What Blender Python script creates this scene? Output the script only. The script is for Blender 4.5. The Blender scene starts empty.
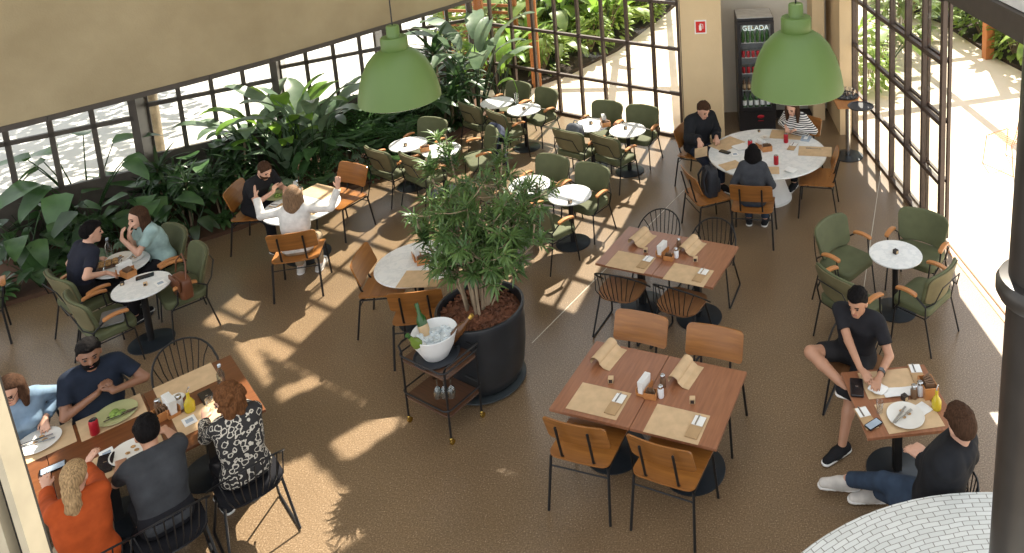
import bpy, math, random
import numpy as np
from mathutils import Vector, Matrix
from itertools import product
PI = math.pi
random.seed(7)
SC = bpy.context.scene
COL = SC.collection

# ---------------------------------------------------------------- camera
F_PX, CX, CY, PITCH, ROLL, CAMH = 809.4, 681.8, -44.7, 0.18491, -0.04218, 5.9476
_c, _s = math.cos(PITCH), math.sin(PITCH)
_fw = Vector((0, _c, -_s)); _up = Vector((0, _s, _c)); _rt = Vector((1, 0, 0))
_cr, _sr = math.cos(ROLL), math.sin(ROLL)
C_R = _cr * _rt + _sr * _up
C_U = -_sr * _rt + _cr * _up
cam_d = bpy.data.cameras.new('camera'); cam = bpy.data.objects.new('camera', cam_d); COL.objects.link(cam)
cam_d.sensor_width = 36.0; cam_d.lens = F_PX / 1024 * 36.0
cam_d.shift_x = (512 - CX) / 1024; cam_d.shift_y = (CY - 276.5) / 1024
cam_d.clip_start = 0.05; cam_d.clip_end = 300
_m = Matrix((C_R, C_U, -_fw)).transposed().to_4x4(); _m.translation = (0, 0, CAMH)
cam.matrix_world = _m
SC.camera = cam

# ---------------------------------------------------------------- light and exposure
SC.view_settings.view_transform = 'Standard'; SC.view_settings.look = 'None'
SC.view_settings.exposure = 0.1; SC.view_settings.gamma = 1.0
SC.view_settings.use_curve_mapping = False
W = bpy.data.worlds.new('sky'); SC.world = W; W.use_nodes = True
_bg = W.node_tree.nodes['Background']; _bg.inputs[0].default_value = (0.93, 0.96, 1.0, 1); _bg.inputs[1].default_value = 1.6
SUN_DX, SUN_DY = -0.172, -0.776          # ground shift of the light per metre of drop
sl = bpy.data.lights.new('sun', 'SUN'); sl.energy = 12.5; sl.angle = math.radians(0.4); sl.color = (1.0, 0.92, 0.78)
sun = bpy.data.objects.new('sun', sl); COL.objects.link(sun)
sun.rotation_euler = Vector((SUN_DX, SUN_DY, -1)).to_track_quat('-Z', 'Y').to_euler()
sun.location = (3, 15, 25)

def at(px, py, z=0.0):
    """the point at height z seen at pixel (px, py)"""
    d = (px - CX) / F_PX * C_R - (py - CY) / F_PX * C_U + _fw
    t = (z - CAMH) / d.z
    return Vector((d.x * t, d.y * t, z))
def at_y(px, py, Y):
    d = (px - CX) / F_PX * C_R - (py - CY) / F_PX * C_U + _fw
    t = Y / d.y
    return Vector((d.x * t, Y, CAMH + d.z * t))

# ---------------------------------------------------------------- materials
MATS = {}
def newmat(name):
    m = bpy.data.materials.new(name); m.use_nodes = True
    nt = m.node_tree; b = nt.nodes['Principled BSDF']
    MATS[name] = m
    return m, nt, b
def N(nt, typ, **kw):
    n = nt.nodes.new(typ)
    for k, v in kw.items(): setattr(n, k, v)
    return n
def ramp(nt, src, stops):
    r = N(nt, 'ShaderNodeValToRGB'); e = r.color_ramp.elements
    while len(e) < len(stops): e.new(0.5)
    for i, (p, c) in enumerate(stops):
        e[i].position = p; e[i].color = (*c, 1)
    nt.links.new(src, r.inputs[0]); return r.outputs[0]
def coords(nt, scale=(1, 1, 1), kind='Object', rot=(0, 0, 0)):
    t = N(nt, 'ShaderNodeTexCoord'); mp = N(nt, 'ShaderNodeMapping')
    mp.inputs['Scale'].default_value = scale; mp.inputs['Rotation'].default_value = rot
    nt.links.new(t.outputs[kind], mp.inputs[0]); return mp.outputs[0]
def noise(nt, vec, scale, detail=3, rough=0.5):
    n = N(nt, 'ShaderNodeTexNoise'); n.inputs['Scale'].default_value = scale
    n.inputs['Detail'].default_value = detail; n.inputs['Roughness'].default_value = rough
    if vec is not None: nt.links.new(vec, n.inputs['Vector'])
    return n.outputs[0]
def bump(nt, b, h, strength=0.2, dist=0.01):
    n = N(nt, 'ShaderNodeBump'); n.inputs['Strength'].default_value = strength; n.inputs['Distance'].default_value = dist
    nt.links.new(h, n.inputs['Height']); nt.links.new(n.outputs[0], b.inputs['Normal'])
def mul(c, f): return tuple(min(1, x * f) for x in c)
def mat(name, col, rough=0.5, metal=0.0, var=0.12, vscale=8.0, bmp=0.0, bscale=200.0, spec=0.5, stretch=(1, 1, 1)):
    """plain surface: one colour with a little mottling"""
    m, nt, b = newmat(name)
    v = coords(nt, stretch)
    n = noise(nt, v, vscale)
    nt.links.new(ramp(nt, n, [(0.3, mul(col, 1 - var)), (0.7, mul(col, 1 + var))]), b.inputs['Base Color'])
    b.inputs['Roughness'].default_value = rough; b.inputs['Metallic'].default_value = metal
    b.inputs['Specular IOR Level'].default_value = spec
    if bmp: bump(nt, b, noise(nt, v, bscale, 2), bmp)
    return m
def wood(name, c1, c2, rough=0.4, axis=0, scale=1.0, coat=0.0):
    m, nt, b = newmat(name)
    st = [14 * scale] * 3; st[axis] = 1.2 * scale
    v = coords(nt, tuple(st))
    n = noise(nt, v, 2.2, 6, 0.6)
    nt.links.new(ramp(nt, n, [(0.3, c1), (0.55, tuple((a + d) / 2 for a, d in zip(c1, c2))), (0.75, c2)]), b.inputs['Base Color'])
    b.inputs['Roughness'].default_value = rough
    b.inputs['Coat Weight'].default_value = coat; b.inputs['Coat Roughness'].default_value = 0.15
    bump(nt, b, n, 0.05)
    return m
def leafmat(name, c1, c2, rough=0.35, trans=0.25):
    m, nt, b = newmat(name)
    v = coords(nt); n = noise(nt, v, 5.0, 2)
    oi = N(nt, 'ShaderNodeObjectInfo'); hs = N(nt, 'ShaderNodeHueSaturation')
    mr = N(nt, 'ShaderNodeMapRange'); mr.inputs[3].default_value = 0.75; mr.inputs[4].default_value = 1.3
    nt.links.new(oi.outputs['Random'], mr.inputs[0]); nt.links.new(mr.outputs[0], hs.inputs['Value'])
    nt.links.new(ramp(nt, n, [(0.3, c1), (0.7, c2)]), hs.inputs['Color'])
    nt.links.new(hs.outputs[0], b.inputs['Base Color']); b.inputs['Roughness'].default_value = rough
    t = N(nt, 'ShaderNodeBsdfTranslucent'); mx = N(nt, 'ShaderNodeMixShader'); mx.inputs[0].default_value = trans
    hs2 = N(nt, 'ShaderNodeHueSaturation'); hs2.inputs['Value'].default_value = 1.7; hs2.inputs['Hue'].default_value = 0.485
    nt.links.new(hs.outputs[0], hs2.inputs['Color']); nt.links.new(hs2.outputs[0], t.inputs[0])
    out = nt.nodes['Material Output']
    nt.links.new(b.outputs[0], mx.inputs[1]); nt.links.new(t.outputs[0], mx.inputs[2]); nt.links.new(mx.outputs[0], out.inputs[0])
    return m
def glassmat(name, tint=(1, 1, 1), refl=0.06, rough=0.02):
    m, nt, b = newmat(name); nt.nodes.remove(b)
    tr = N(nt, 'ShaderNodeBsdfTransparent'); tr.inputs[0].default_value = (*tint, 1)
    gl = N(nt, 'ShaderNodeBsdfGlossy'); gl.inputs['Roughness'].default_value = rough
    lw = N(nt, 'ShaderNodeLayerWeight'); lw.inputs[0].default_value = 0.25
    mr = N(nt, 'ShaderNodeMapRange'); mr.inputs[3].default_value = refl * 0.5; mr.inputs[4].default_value = min(1, refl * 8)
    nt.links.new(lw.outputs['Facing'], mr.inputs[0])
    mx = N(nt, 'ShaderNodeMixShader'); nt.links.new(mr.outputs[0], mx.inputs[0])
    nt.links.new(tr.outputs[0], mx.inputs[1]); nt.links.new(gl.outputs[0], mx.inputs[2])
    nt.links.new(mx.outputs[0], nt.nodes['Material Output'].inputs[0]); return m
M = MATS
mat('black_metal', (0.012, 0.012, 0.013), 0.45, 0.3)
mat('dark_base', (0.025, 0.032, 0.04), 0.4, 0.4)
mat('steel', (0.55, 0.56, 0.57), 0.25, 1.0)
mat('brass', (0.55, 0.38, 0.10), 0.25, 1.0)
mat('window_frame', (0.075, 0.050, 0.038), 0.5)
mat('window_frame_grey', (0.075, 0.062, 0.05), 0.5)
wood('chair_wood', (0.22, 0.080, 0.015), (0.36, 0.145, 0.030), 0.38, 0, 1.0, 0.3)
wood('orange_wood', (0.42, 0.17, 0.05), (0.55, 0.25, 0.09), 0.4, 1)
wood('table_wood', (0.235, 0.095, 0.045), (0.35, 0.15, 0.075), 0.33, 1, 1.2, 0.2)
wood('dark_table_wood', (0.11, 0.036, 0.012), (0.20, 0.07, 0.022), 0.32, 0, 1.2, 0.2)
wood('walnut', (0.060, 0.028, 0.015), (0.13, 0.06, 0.032), 0.35, 0, 1.5, 0.2)
wood('pergola_wood', (0.36, 0.12, 0.035), (0.50, 0.19, 0.06), 0.55, 2)
wood('seat_wood', (0.17, 0.075, 0.03), (0.27, 0.13, 0.055), 0.45, 1)
mat('green_fabric', (0.092, 0.102, 0.046), 0.75, 0, 0.15, 6, 0.15, 300)
mat('shell_fabric', (0.150, 0.130, 0.062), 0.7, 0, 0.12, 6, 0.1, 300)
mat('kraft', (0.58, 0.41, 0.235), 0.8, 0, 0.10, 12)
mat('kraft_dark', (0.43, 0.28, 0.14), 0.8, 0, 0.10, 12)
mat('paper_white', (0.80, 0.80, 0.77), 0.8, 0, 0.04)
mat('lamp_green', (0.092, 0.155, 0.034), 0.5, 0, 0.04, 3)
mat('lamp_inside', (0.75, 0.75, 0.68), 0.6, 0, 0.03)
mat('pot_black', (0.018, 0.020, 0.023), 0.38, 0, 0.2, 5)
mat('saucer', (0.05, 0.06, 0.065), 0.35)
mat('soil', (0.030, 0.018, 0.010), 0.95, 0, 0.4, 14, 0.6, 40)
mat('bark', (0.17, 0.065, 0.032), 0.9, 0, 0.45, 9, 0.3, 60)
mat('trunk', (0.30, 0.225, 0.145), 0.9, 0, 0.35, 12, 0.4, 60, stretch=(1, 1, 0.3))
mat('tree_bark', (0.26, 0.21, 0.14), 0.9, 0, 0.35, 6, 0.4, 30)
mat('bowl_white', (0.78, 0.78, 0.76), 0.35, 0, 0.03)
mat('plate_white', (0.72, 0.70, 0.64), 0.3, 0, 0.04)
mat('plate_green', (0.45, 0.45, 0.22), 0.3, 0, 0.08)
mat('food', (0.42, 0.24, 0.09), 0.7, 0, 0.5, 40)
mat('food_green', (0.20, 0.30, 0.06), 0.6, 0, 0.5, 50)
mat('phone_black', (0.012, 0.012, 0.014), 0.15)
mat('screen_blue', (0.35, 0.42, 0.50), 0.2)
mat('can_red', (0.40, 0.012, 0.022), 0.3, 0.3)
mat('oil', (0.55, 0.42, 0.03), 0.15)
mat('pepper', (0.16, 0.09, 0.05), 0.5)
mat('salt', (0.75, 0.76, 0.78), 0.3)
mat('bottle_green', (0.03, 0.09, 0.02), 0.1)
mat('bottle_lime', (0.16, 0.24, 0.04), 0.12)
mat('bottle_brown', (0.10, 0.04, 0.012), 0.12)
mat('gold_foil', (0.55, 0.35, 0.08), 0.35, 0.8)
mat('ice', (0.72, 0.78, 0.80), 0.2)
mat('tray_black', (0.030, 0.034, 0.042), 0.5)
mat('fridge_black', (0.014, 0.013, 0.014), 0.35)
mat('fridge_top', (0.55, 0.55, 0.53), 0.5)
mat('fridge_inside', (0.45, 0.46, 0.46), 0.5)
mat('sign_red', (0.62, 0.02, 0.015), 0.4, 0, 0.03)
mat('sign_white', (0.85, 0.82, 0.76), 0.5, 0, 0.03)
mat('leather_brown', (0.13, 0.042, 0.014), 0.45)
mat('bag_black', (0.016, 0.018, 0.024), 0.7, 0, 0.2, 20, 0.3, 60)
mat('bag_grey', (0.10, 0.11, 0.13), 0.7, 0, 0.2, 20, 0.3, 60)
mat('laptop_grey', (0.20, 0.20, 0.20), 0.6)
mat('navy_cloth', (0.018, 0.025, 0.055), 0.85, 0, 0.3, 12, 0.4, 40)
mat('post_cream', (0.42, 0.36, 0.25), 0.6)
mat('post_dark', (0.02, 0.018, 0.016), 0.5)
mat('column_dark', (0.035, 0.031, 0.028), 0.32, 0.2)
mat('beam_brown', (0.055, 0.044, 0.036), 0.5)
mat('dark_shelf', (0.03, 0.022, 0.018), 0.6)
mat('stone_light', (0.62, 0.58, 0.50), 0.8, 0, 0.1, 3)
mat('white_post', (0.75, 0.74, 0.70), 0.6)
mat('copper_wire', (0.40, 0.17, 0.08), 0.4, 0.6)
leafmat('leaf_broad', (0.035, 0.085, 0.026), (0.070, 0.150, 0.048))
leafmat('leaf_grey', (0.075, 0.125, 0.072), (0.15, 0.21, 0.13))
leafmat('leaf_dark', (0.020, 0.050, 0.017), (0.042, 0.090, 0.028))
leafmat('leaf_lime', (0.10, 0.21, 0.025), (0.19, 0.34, 0.05), 0.35, 0.35)
leafmat('leaf_garden', (0.12, 0.20, 0.035), (0.26, 0.36, 0.09), 0.4, 0.35)
leafmat('leaf_tree', (0.036, 0.080, 0.022), (0.11, 0.180, 0.050), 0.4, 0.2)
glassmat('pane', (0.97, 0.98, 0.97), 0.04)
glassmat('drinking_glass', (0.95, 0.96, 0.97), 0.10)
glassmat('bottle_clear', (0.75, 0.82, 0.82), 0.15)

def _glow(name, col, e):
    m, nt, b = newmat(name); b.inputs['Emission Color'].default_value = (*col, 1); b.inputs['Emission Strength'].default_value = e
_glow('fridge_light', (1.0, 0.96, 0.9), 8.0); _glow('sign_text', (0.50, 0.78, 0.70), 0.45)
def _floor():
    m, nt, b = newmat('floor')
    v = coords(nt)
    sp = noise(nt, v, 75, 3, 0.7)
    big = noise(nt, v, 0.8, 4)
    c = ramp(nt, sp, [(0.32, (0.095, 0.057, 0.028)), (0.50, (0.200, 0.130, 0.069)), (0.62, (0.300, 0.208, 0.122)), (0.72, (0.60, 0.48, 0.35))])
    c2 = ramp(nt, big, [(0.35, (0.80, 0.80, 0.80)), (0.65, (1, 1, 1))])
    mx = N(nt, 'ShaderNodeMix', data_type='RGBA', blend_type='MULTIPLY'); mx.inputs[0].default_value = 1
    nt.links.new(c, mx.inputs[6]); nt.links.new(c2, mx.inputs[7]); nt.links.new(mx.outputs[2], b.inputs['Base Color'])
    b.inputs['Roughness'].default_value = 0.30; b.inputs['Specular IOR Level'].default_value = 0.8
    bump(nt, b, sp, 0.06, 0.004)
_floor()
def _marble():
    m, nt, b = newmat('marble')
    v = coords(nt); w = noise(nt, v, 6.0, 8, 0.65)
    nt.links.new(ramp(nt, w, [(0.40, (0.80, 0.81, 0.79)), (0.49, (0.70, 0.72, 0.71)), (0.53, (0.80, 0.81, 0.79)), (0.75, (0.84, 0.84, 0.81))]), b.inputs['Base Color'])
    b.inputs['Roughness'].default_value = 0.22
_marble()
def _plaster(name, c1, c2):
    m, nt, b = newmat(name)
    v = coords(nt); n1 = noise(nt, v, 1.1, 6, 0.6); n2 = noise(nt, v, 45, 3)
    nt.links.new(ramp(nt, n1, [(0.3, c1), (0.7, c2)]), b.inputs['Base Color'])
    b.inputs['Roughness'].default_value = 0.9; bump(nt, b, n2, 0.25, 0.01)
_plaster('plaster', (0.35, 0.275, 0.155), (0.44, 0.355, 0.21))
_plaster('plaster_tan', (0.66, 0.50, 0.29), (0.74, 0.57, 0.34))
_plaster('plaster_grey', (0.60, 0.56, 0.47), (0.68, 0.64, 0.55))
_plaster('pavement', (0.50, 0.49, 0.46), (0.62, 0.60, 0.56))
_plaster('terrace', (0.66, 0.55, 0.42), (0.76, 0.65, 0.51))
_plaster('sun_mask_roof', (0.45, 0.40, 0.31), (0.50, 0.45, 0.36))
_plaster('mulch', (0.06, 0.030, 0.016), (0.13, 0.065, 0.035))
def _mosaic():
    m, nt, b = newmat('mosaic')
    v = coords(nt)
    # rings of tiles: radius and angle of the round counter
    sx = N(nt, 'ShaderNodeSeparateXYZ'); nt.links.new(v, sx.inputs[0])
    def math_(op, a, bb=None):
        n = N(nt, 'ShaderNodeMath', operation=op)
        for i, q in enumerate((a, bb)):
            if q is None: continue
            if isinstance(q, (int, float)): n.inputs[i].default_value = q
            else: nt.links.new(q, n.inputs[i])
        return n.outputs[0]
    r = math_('SQRT', math_('ADD', math_('MULTIPLY', sx.outputs[0], sx.outputs[0]), math_('MULTIPLY', sx.outputs[1], sx.outputs[1])))
    a = math_('MULTIPLY', math_('ARCTAN2', sx.outputs[1], sx.outputs[0]), 1.2)
    cb = N(nt, 'ShaderNodeCombineXYZ'); nt.links.new(a, cb.inputs[0]); nt.links.new(r, cb.inputs[1])
    wv = noise(nt, v, 3, 2)
    add = N(nt, 'ShaderNodeVectorMath', operation='ADD')
    sc = N(nt, 'ShaderNodeVectorMath', operation='SCALE'); sc.inputs[3].default_value = 0.03
    nt.links.new(wv, sc.inputs[0]); nt.links.new(cb.outputs[0], add.inputs[0]); nt.links.new(sc.outputs[0], add.inputs[1])
    bt = N(nt, 'ShaderNodeTexBrick'); nt.links.new(add.outputs[0], bt.inputs['Vector'])
    bt.inputs['Scale'].default_value = 1.0; bt.inputs['Brick Width'].default_value = 0.072; bt.inputs['Row Height'].default_value = 0.036
    bt.inputs['Mortar Size'].default_value = 0.0022; bt.inputs['Color1'].default_value = (0.60, 0.61, 0.58, 1)
    bt.inputs['Color2'].default_value = (0.68, 0.69, 0.66, 1); bt.inputs['Mortar'].default_value = (0.24, 0.23, 0.20, 1)
    nt.links.new(bt.outputs[0], b.inputs['Base Color']); b.inputs['Roughness'].default_value = 0.3
    bump(nt, b, bt.outputs[1], -0.3, 0.004)
_mosaic()
def _stripes():
    m, nt, b = newmat('striped_knit')
    v = coords(nt); w = N(nt, 'ShaderNodeTexWave', bands_direction='Z'); w.inputs['Scale'].default_value = 9.0; w.inputs['Distortion'].default_value = 0.6
    nt.links.new(v, w.inputs[0])
    nt.links.new(ramp(nt, w.outputs[1], [(0.45, (0.02, 0.02, 0.025)), (0.55, (0.75, 0.74, 0.70))]), b.inputs['Base Color']); b.inputs['Roughness'].default_value = 0.9
_stripes()
def _blouse():
    m, nt, b = newmat('patterned_blouse')
    v = coords(nt); w = N(nt, 'ShaderNodeTexVoronoi', feature='F1'); w.inputs['Scale'].default_value = 20
    nt.links.new(v, w.inputs[0]); n = noise(nt, v, 26, 3)
    mx = N(nt, 'ShaderNodeMath', operation='ADD'); nt.links.new(w.outputs[0], mx.inputs[0]); nt.links.new(n, mx.inputs[1])
    nt.links.new(ramp(nt, mx.outputs[0], [(0.80, (0.02, 0.018, 0.018)), (0.86, (0.55, 0.50, 0.42)), (1.0, (0.50, 0.46, 0.38)), (1.06, (0.02, 0.018, 0.018))]), b.inputs['Base Color']); b.inputs['Roughness'].default_value = 0.85
_blouse()
def cloth(name, col, bmp=0.25): return mat(name, col, 0.9, 0, 0.22, 9, bmp, 26, 0.2)
for nm, c in dict(tee_black=(0.016, 0.016, 0.019), polo_navy=(0.018, 0.020, 0.032), jacket_black=(0.014, 0.015, 0.018), jacket_grey=(0.045, 0.048, 0.055),
                  tee_grey=(0.040, 0.042, 0.046), shirt_white=(0.66, 0.64, 0.60), sweater_orange=(0.37, 0.064, 0.013), denim_light=(0.17, 0.25, 0.34),
                  denim=(0.032, 0.050, 0.082), trousers_black=(0.012, 0.012, 0.015), trousers_navy=(0.02, 0.025, 0.04), shorts_black=(0.018, 0.018, 0.02),
                  blouse_teal=(0.30, 0.42, 0.40), tee_navy=(0.014, 0.020, 0.034), shoe_black=(0.014, 0.014, 0.016), shoe_white=(0.55, 0.52, 0.48), sole_white=(0.7, 0.69, 0.66),
                  shawl_pink=(0.32, 0.10, 0.11), trousers_beige=(0.35, 0.27, 0.18)).items(): cloth(nm, c)
for nm, c in dict(skin_light=(0.60, 0.34, 0.235), skin_tan=(0.44, 0.23, 0.14), skin_brown=(0.24, 0.115, 0.065)).items(): mat(nm, c, 0.5, 0, 0.06, 10)
mat('hair_black', (0.007, 0.006, 0.006), 0.75, 0, 0.4, 30, 0.5, 90, stretch=(3, 3, 0.5))
mat('hair_brown', (0.055, 0.028, 0.016), 0.75, 0, 0.4, 30, 0.5, 90, stretch=(3, 3, 0.5))
mat('hair_auburn', (0.13, 0.055, 0.022), 0.75, 0, 0.4, 30, 0.5, 90, stretch=(3, 3, 0.5))
mat('hair_blond', (0.34, 0.22, 0.11), 0.75, 0, 0.5, 40, 0.5, 90, stretch=(3, 3, 0.5))
for _h in ('black', 'brown', 'auburn', 'blond'): MATS['hair_' + _h].node_tree.nodes['Principled BSDF'].inputs['Specular IOR Level'].default_value = 0.08
mat('hair_fair', (0.17, 0.095, 0.045), 0.7, 0, 0.5, 40, 0.5, 90, stretch=(3, 3, 0.5)); mat('eye_dark', (0.02, 0.012, 0.010), 0.2); mat('lips', (0.40, 0.13, 0.11), 0.5); mat('watch_face', (0.25, 0.26, 0.28), 0.2, 0.5)

# ---------------------------------------------------------------- mesh helpers
class MB:
    def __init__(s): s.v = []; s.f = []
    def add(s, vs, fs):
        o = len(s.v); s.v += [tuple(p) for p in vs]; s.f += [tuple(i + o for i in f) for f in fs]; return s
    def box(s, c, d, rz=0.0, rx=0.0, ry=0.0):
        R = Matrix.Rotation(rz, 3, 'Z') @ Matrix.Rotation(ry, 3, 'Y') @ Matrix.Rotation(rx, 3, 'X'); c = Vector(c)
        vs = [c + R @ Vector((x * d[0] / 2, y * d[1] / 2, z * d[2] / 2)) for x, y, z in product((-1, 1), repeat=3)]
        return s.add(vs, [(0, 1, 3, 2), (4, 6, 7, 5), (0, 4, 5, 1), (2, 3, 7, 6), (0, 2, 6, 4), (1, 5, 7, 3)])
    def bar(s, a, b, w, h, up=(0, 0, 1)):
        a = Vector(a); b = Vector(b); d = (b - a); L = d.length; d.normalize(); up = Vector(up)
        x = d.cross(up)
        if x.length < 1e-4: x = d.cross(Vector((1, 0, 0)))
        x.normalize(); y = x.cross(d)
        vs = [p + x * (w / 2 * i) + y * (h / 2 * j) for p in (a, b) for i, j in ((-1, -1), (1, -1), (1, 1), (-1, 1))]
        return s.add(vs, [(3, 2, 1, 0), (4, 5, 6, 7), (0, 1, 5, 4), (1, 2, 6, 5), (2, 3, 7, 6), (3, 0, 4, 7)])
    def tube(s, pts, r, n=6, closed=False):
        P = [Vector(p) for p in pts]; k = len(P)
        rr = r if isinstance(r, (list, tuple)) else [r] * k
        ts = []
        for i in range(k):
            a = P[i - 1] if (i or closed) else P[i]; b = P[(i + 1) % k] if (i < k - 1 or closed) else P[i]
            t = (b - a); ts.append(t.normalized() if t.length > 1e-9 else Vector((0, 0, 1)))
        x = ts[0].orthogonal().normalized(); vs = []
        for i in range(k):
            x = (x - ts[i] * x.dot(ts[i]))
            x = x.normalized() if x.length > 1e-6 else ts[i].orthogonal().normalized()
            y = ts[i].cross(x)
            for j in range(n):
                a = 2 * PI * j / n; vs.append(P[i] + (x * math.cos(a) + y * math.sin(a)) * rr[i])
        fs = [(i * n + j, i * n + (j + 1) % n, ((i + 1) % k) * n + (j + 1) % n, ((i + 1) % k) * n + j) for i in range(k if closed else k - 1) for j in range(n)]
        if not closed: fs += [tuple(range(n - 1, -1, -1)), tuple((k - 1) * n + j for j in range(n))]
        return s.add(vs, fs)
    def lathe(s, prof, n=24, c=(0, 0, 0), cap=True):
        vs = []; c = Vector(c)
        for r, z in prof:
            for j in range(n):
                a = 2 * PI * j / n; vs.append(c + Vector((r * math.cos(a), r * math.sin(a), z)))
        k = len(prof)
        fs = [(i * n + j, i * n + (j + 1) % n, (i + 1) * n + (j + 1) % n, (i + 1) * n + j) for i in range(k - 1) for j in range(n)]
        if cap: fs += [tuple(range(n - 1, -1, -1)), tuple((k - 1) * n + j for j in range(n))]
        return s.add(vs, fs)
    def prism(s, poly, z0, z1):
        n = len(poly)
        vs = [(x, y, z0) for x, y in poly] + [(x, y, z1) for x, y in poly]
        return s.add(vs, [tuple(range(n - 1, -1, -1)), tuple(range(n, 2 * n))] + [(i, (i + 1) % n, n + (i + 1) % n, n + i) for i in range(n)])
    def panel(s, w, h, t, r, f=lambda x, y, z: (x, y, z), n=8):
        """rounded-corner plate w x h in local xy, thickness t in z, each point sent through f"""
        def axis(L):
            q = [-L / 2, -L / 2 + r * .3, -L / 2 + r * .65, -L / 2 + r]
            mid = [(-L / 2 + r) + (L - 2 * r) * i / n for i in range(1, n)]
            return q + mid + [-a for a in reversed(q)]
        xs, ys = axis(w), axis(h); nx, ny = len(xs), len(ys); vs = []
        for z in (-t / 2, t / 2):
            for y in ys:
                for x in xs:
                    a = abs(x) - (w / 2 - r); b = abs(y) - (h / 2 - r); X, Y = x, y
                    if a > 0 and b > 0:
                        k = max(a, b) / math.hypot(a, b)
                        X = math.copysign(w / 2 - r + a * k, x); Y = math.copysign(h / 2 - r + b * k, y)
                    vs.append(f(X, Y, z))
        o = nx * ny; fs = []
        for j in range(ny - 1):
            for i in range(nx - 1):
                a = j * nx + i
                fs.append((a, a + nx, a + nx + 1, a + 1)); fs.append((o + a, o + a + 1, o + a + nx + 1, o + a + nx))
        ring = [i for i in range(nx)] + [j * nx + nx - 1 for j in range(1, ny)] + [(ny - 1) * nx + i for i in range(nx - 2, -1, -1)] + [j * nx for j in range(ny - 2, 0, -1)]
        for i in range(len(ring)):
            a, b = ring[i], ring[(i + 1) % len(ring)]; fs.append((a, b, o + b, o + a))
        return s.add(vs, fs)
    def ball(s, c, rad, nu=12, nv=8):
        c = Vector(c); rad = (rad,) * 3 if isinstance(rad, (int, float)) else rad; vs = [c + Vector((0, 0, -rad[2]))]
        for i in range(1, nv):
            ph = -PI / 2 + PI * i / nv
            for j in range(nu):
                a = 2 * PI * j / nu; vs.append(c + Vector((rad[0] * math.cos(ph) * math.cos(a), rad[1] * math.cos(ph) * math.sin(a), rad[2] * math.sin(ph))))
        vs.append(c + Vector((0, 0, rad[2]))); top = len(vs) - 1
        fs = [(0, 1 + (j + 1) % nu, 1 + j) for j in range(nu)]
        for i in range(nv - 2):
            for j in range(nu):
                a = 1 + i * nu + j; b = 1 + i * nu + (j + 1) % nu; fs.append((a, b, b + nu, a + nu))
        o = 1 + (nv - 2) * nu
        fs += [(o + j, o + (j + 1) % nu, top) for j in range(nu)]
        return s.add(vs, fs)
    def xf(s, mtx, start=0):
        s.v[start:] = [tuple(mtx @ Vector(p)) for p in s.v[start:]]; return s
def obj(name, mb, material, parent=None, smooth=True, bevel=0.0, seg=2, sub=0):
    me = bpy.data.meshes.new(name); me.from_pydata(mb.v, [], mb.f); me.update()
    if smooth: me.polygons.foreach_set('use_smooth', [True] * len(me.polygons))
    me.materials.append(MATS[material] if isinstance(material, str) else material)
    o = bpy.data.objects.new(name, me); COL.objects.link(o)
    if parent is not None: o.parent = parent
    if bevel:
        b = o.modifiers.new('bevel', 'BEVEL'); b.width = bevel; b.segments = seg; b.limit_method = 'ANGLE'; b.angle_limit = math.radians(40)
    if smooth:
        try: me.set_sharp_from_angle(angle=math.radians(42))
        except Exception: pass
    return o
def tag(o, label, cat, group=None, kind=None):
    if label: o['label'] = label
    if cat: o['category'] = cat
    if group: o['group'] = group
    if kind: o['kind'] = kind
    return o
def thing(name, label, cat, loc=(0, 0, 0), rz=0.0, group=None):
    o = bpy.data.objects.new(name, None); o.empty_display_size = 0.1; COL.objects.link(o)
    o.location = loc; o.rotation_euler = (0, 0, rz); return tag(o, label, cat, group)
def struct(name, mb, material, smooth=False, **kw):
    o = obj(name, mb, material, smooth=smooth, **kw); o['kind'] = 'structure'; return o
def dup(root, loc, rz, label, group=None, scale=None):
    r = root.copy(); COL.objects.link(r); r.location = loc; r.rotation_euler = (0, 0, rz); r['label'] = label
    if group: r['group'] = group
    if scale: r.scale = (scale,) * 3 if isinstance(scale, (int, float)) else scale
    for ch in list(root.children):
        c = ch.copy(); COL.objects.link(c); c.parent = r
        for g in list(ch.children):
            d = g.copy(); COL.objects.link(d); d.parent = c
    return r
class Kind:
    """first call places the prototype itself, later calls place copies"""
    def __init__(s, make): s.make = make; s.root = None
    def __call__(s, loc, rz, label, group=None, scale=None):
        if s.root is None:
            s.root = s.make(); r = s.root; r.location = loc; r.rotation_euler = (0, 0, rz); r['label'] = label
            if group: r['group'] = group
            if scale: r.scale = (scale,) * 3 if isinstance(scale, (int, float)) else scale
            return r
        r = dup(s.root, loc, rz, label, group, scale or 1.0)
        if group is None and 'group' in r: del r['group']
        return r
# ---------------------------------------------------------------- the setting
ROOF_Z = 9.5
fb = MB()
fb.prism([(-9.6, -2), (3.9, -2), (3.72, 6.0), (2.97, 13.72), (3.0, 15.2), (-0.1, 15.2), (-0.1, 13.78), (-4.5, 16.4), (-9.6, 10.5)], -0.12, 0.0)
struct('floor', fb, 'floor')
# thin joints in the floor
for i, (a, b) in enumerate([((532, 343), (684, 190)), ((820, 553), (760, 420)), ((862, 300), (884, 150)), ((30, 500), (250, 440))]):
    if i in (1, 3): continue
    p, q = at(*a, 0.001), at(*b, 0.001)
    mb = MB(); mb.bar(p, q, 0.008, 0.002); struct('trim_%d' % (i + 1), mb, 'plaster_grey')
gb = MB(); gb.box((-22, 18, -0.20), (34, 60, 0.1)); struct('street', gb, 'pavement')
tb = MB(); tb.prism([(2.95, 13.7), (3.75, 5.5), (3.9, -2), (14, -2), (14, 40), (-5.2, 40), (-5.2, 17.2), (-4.5, 16.4), (-0.1, 13.78), (-0.1, 15.0), (3.0, 15.0)], -0.14, -0.02)
struct('terrace', tb, 'terrace')

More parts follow.
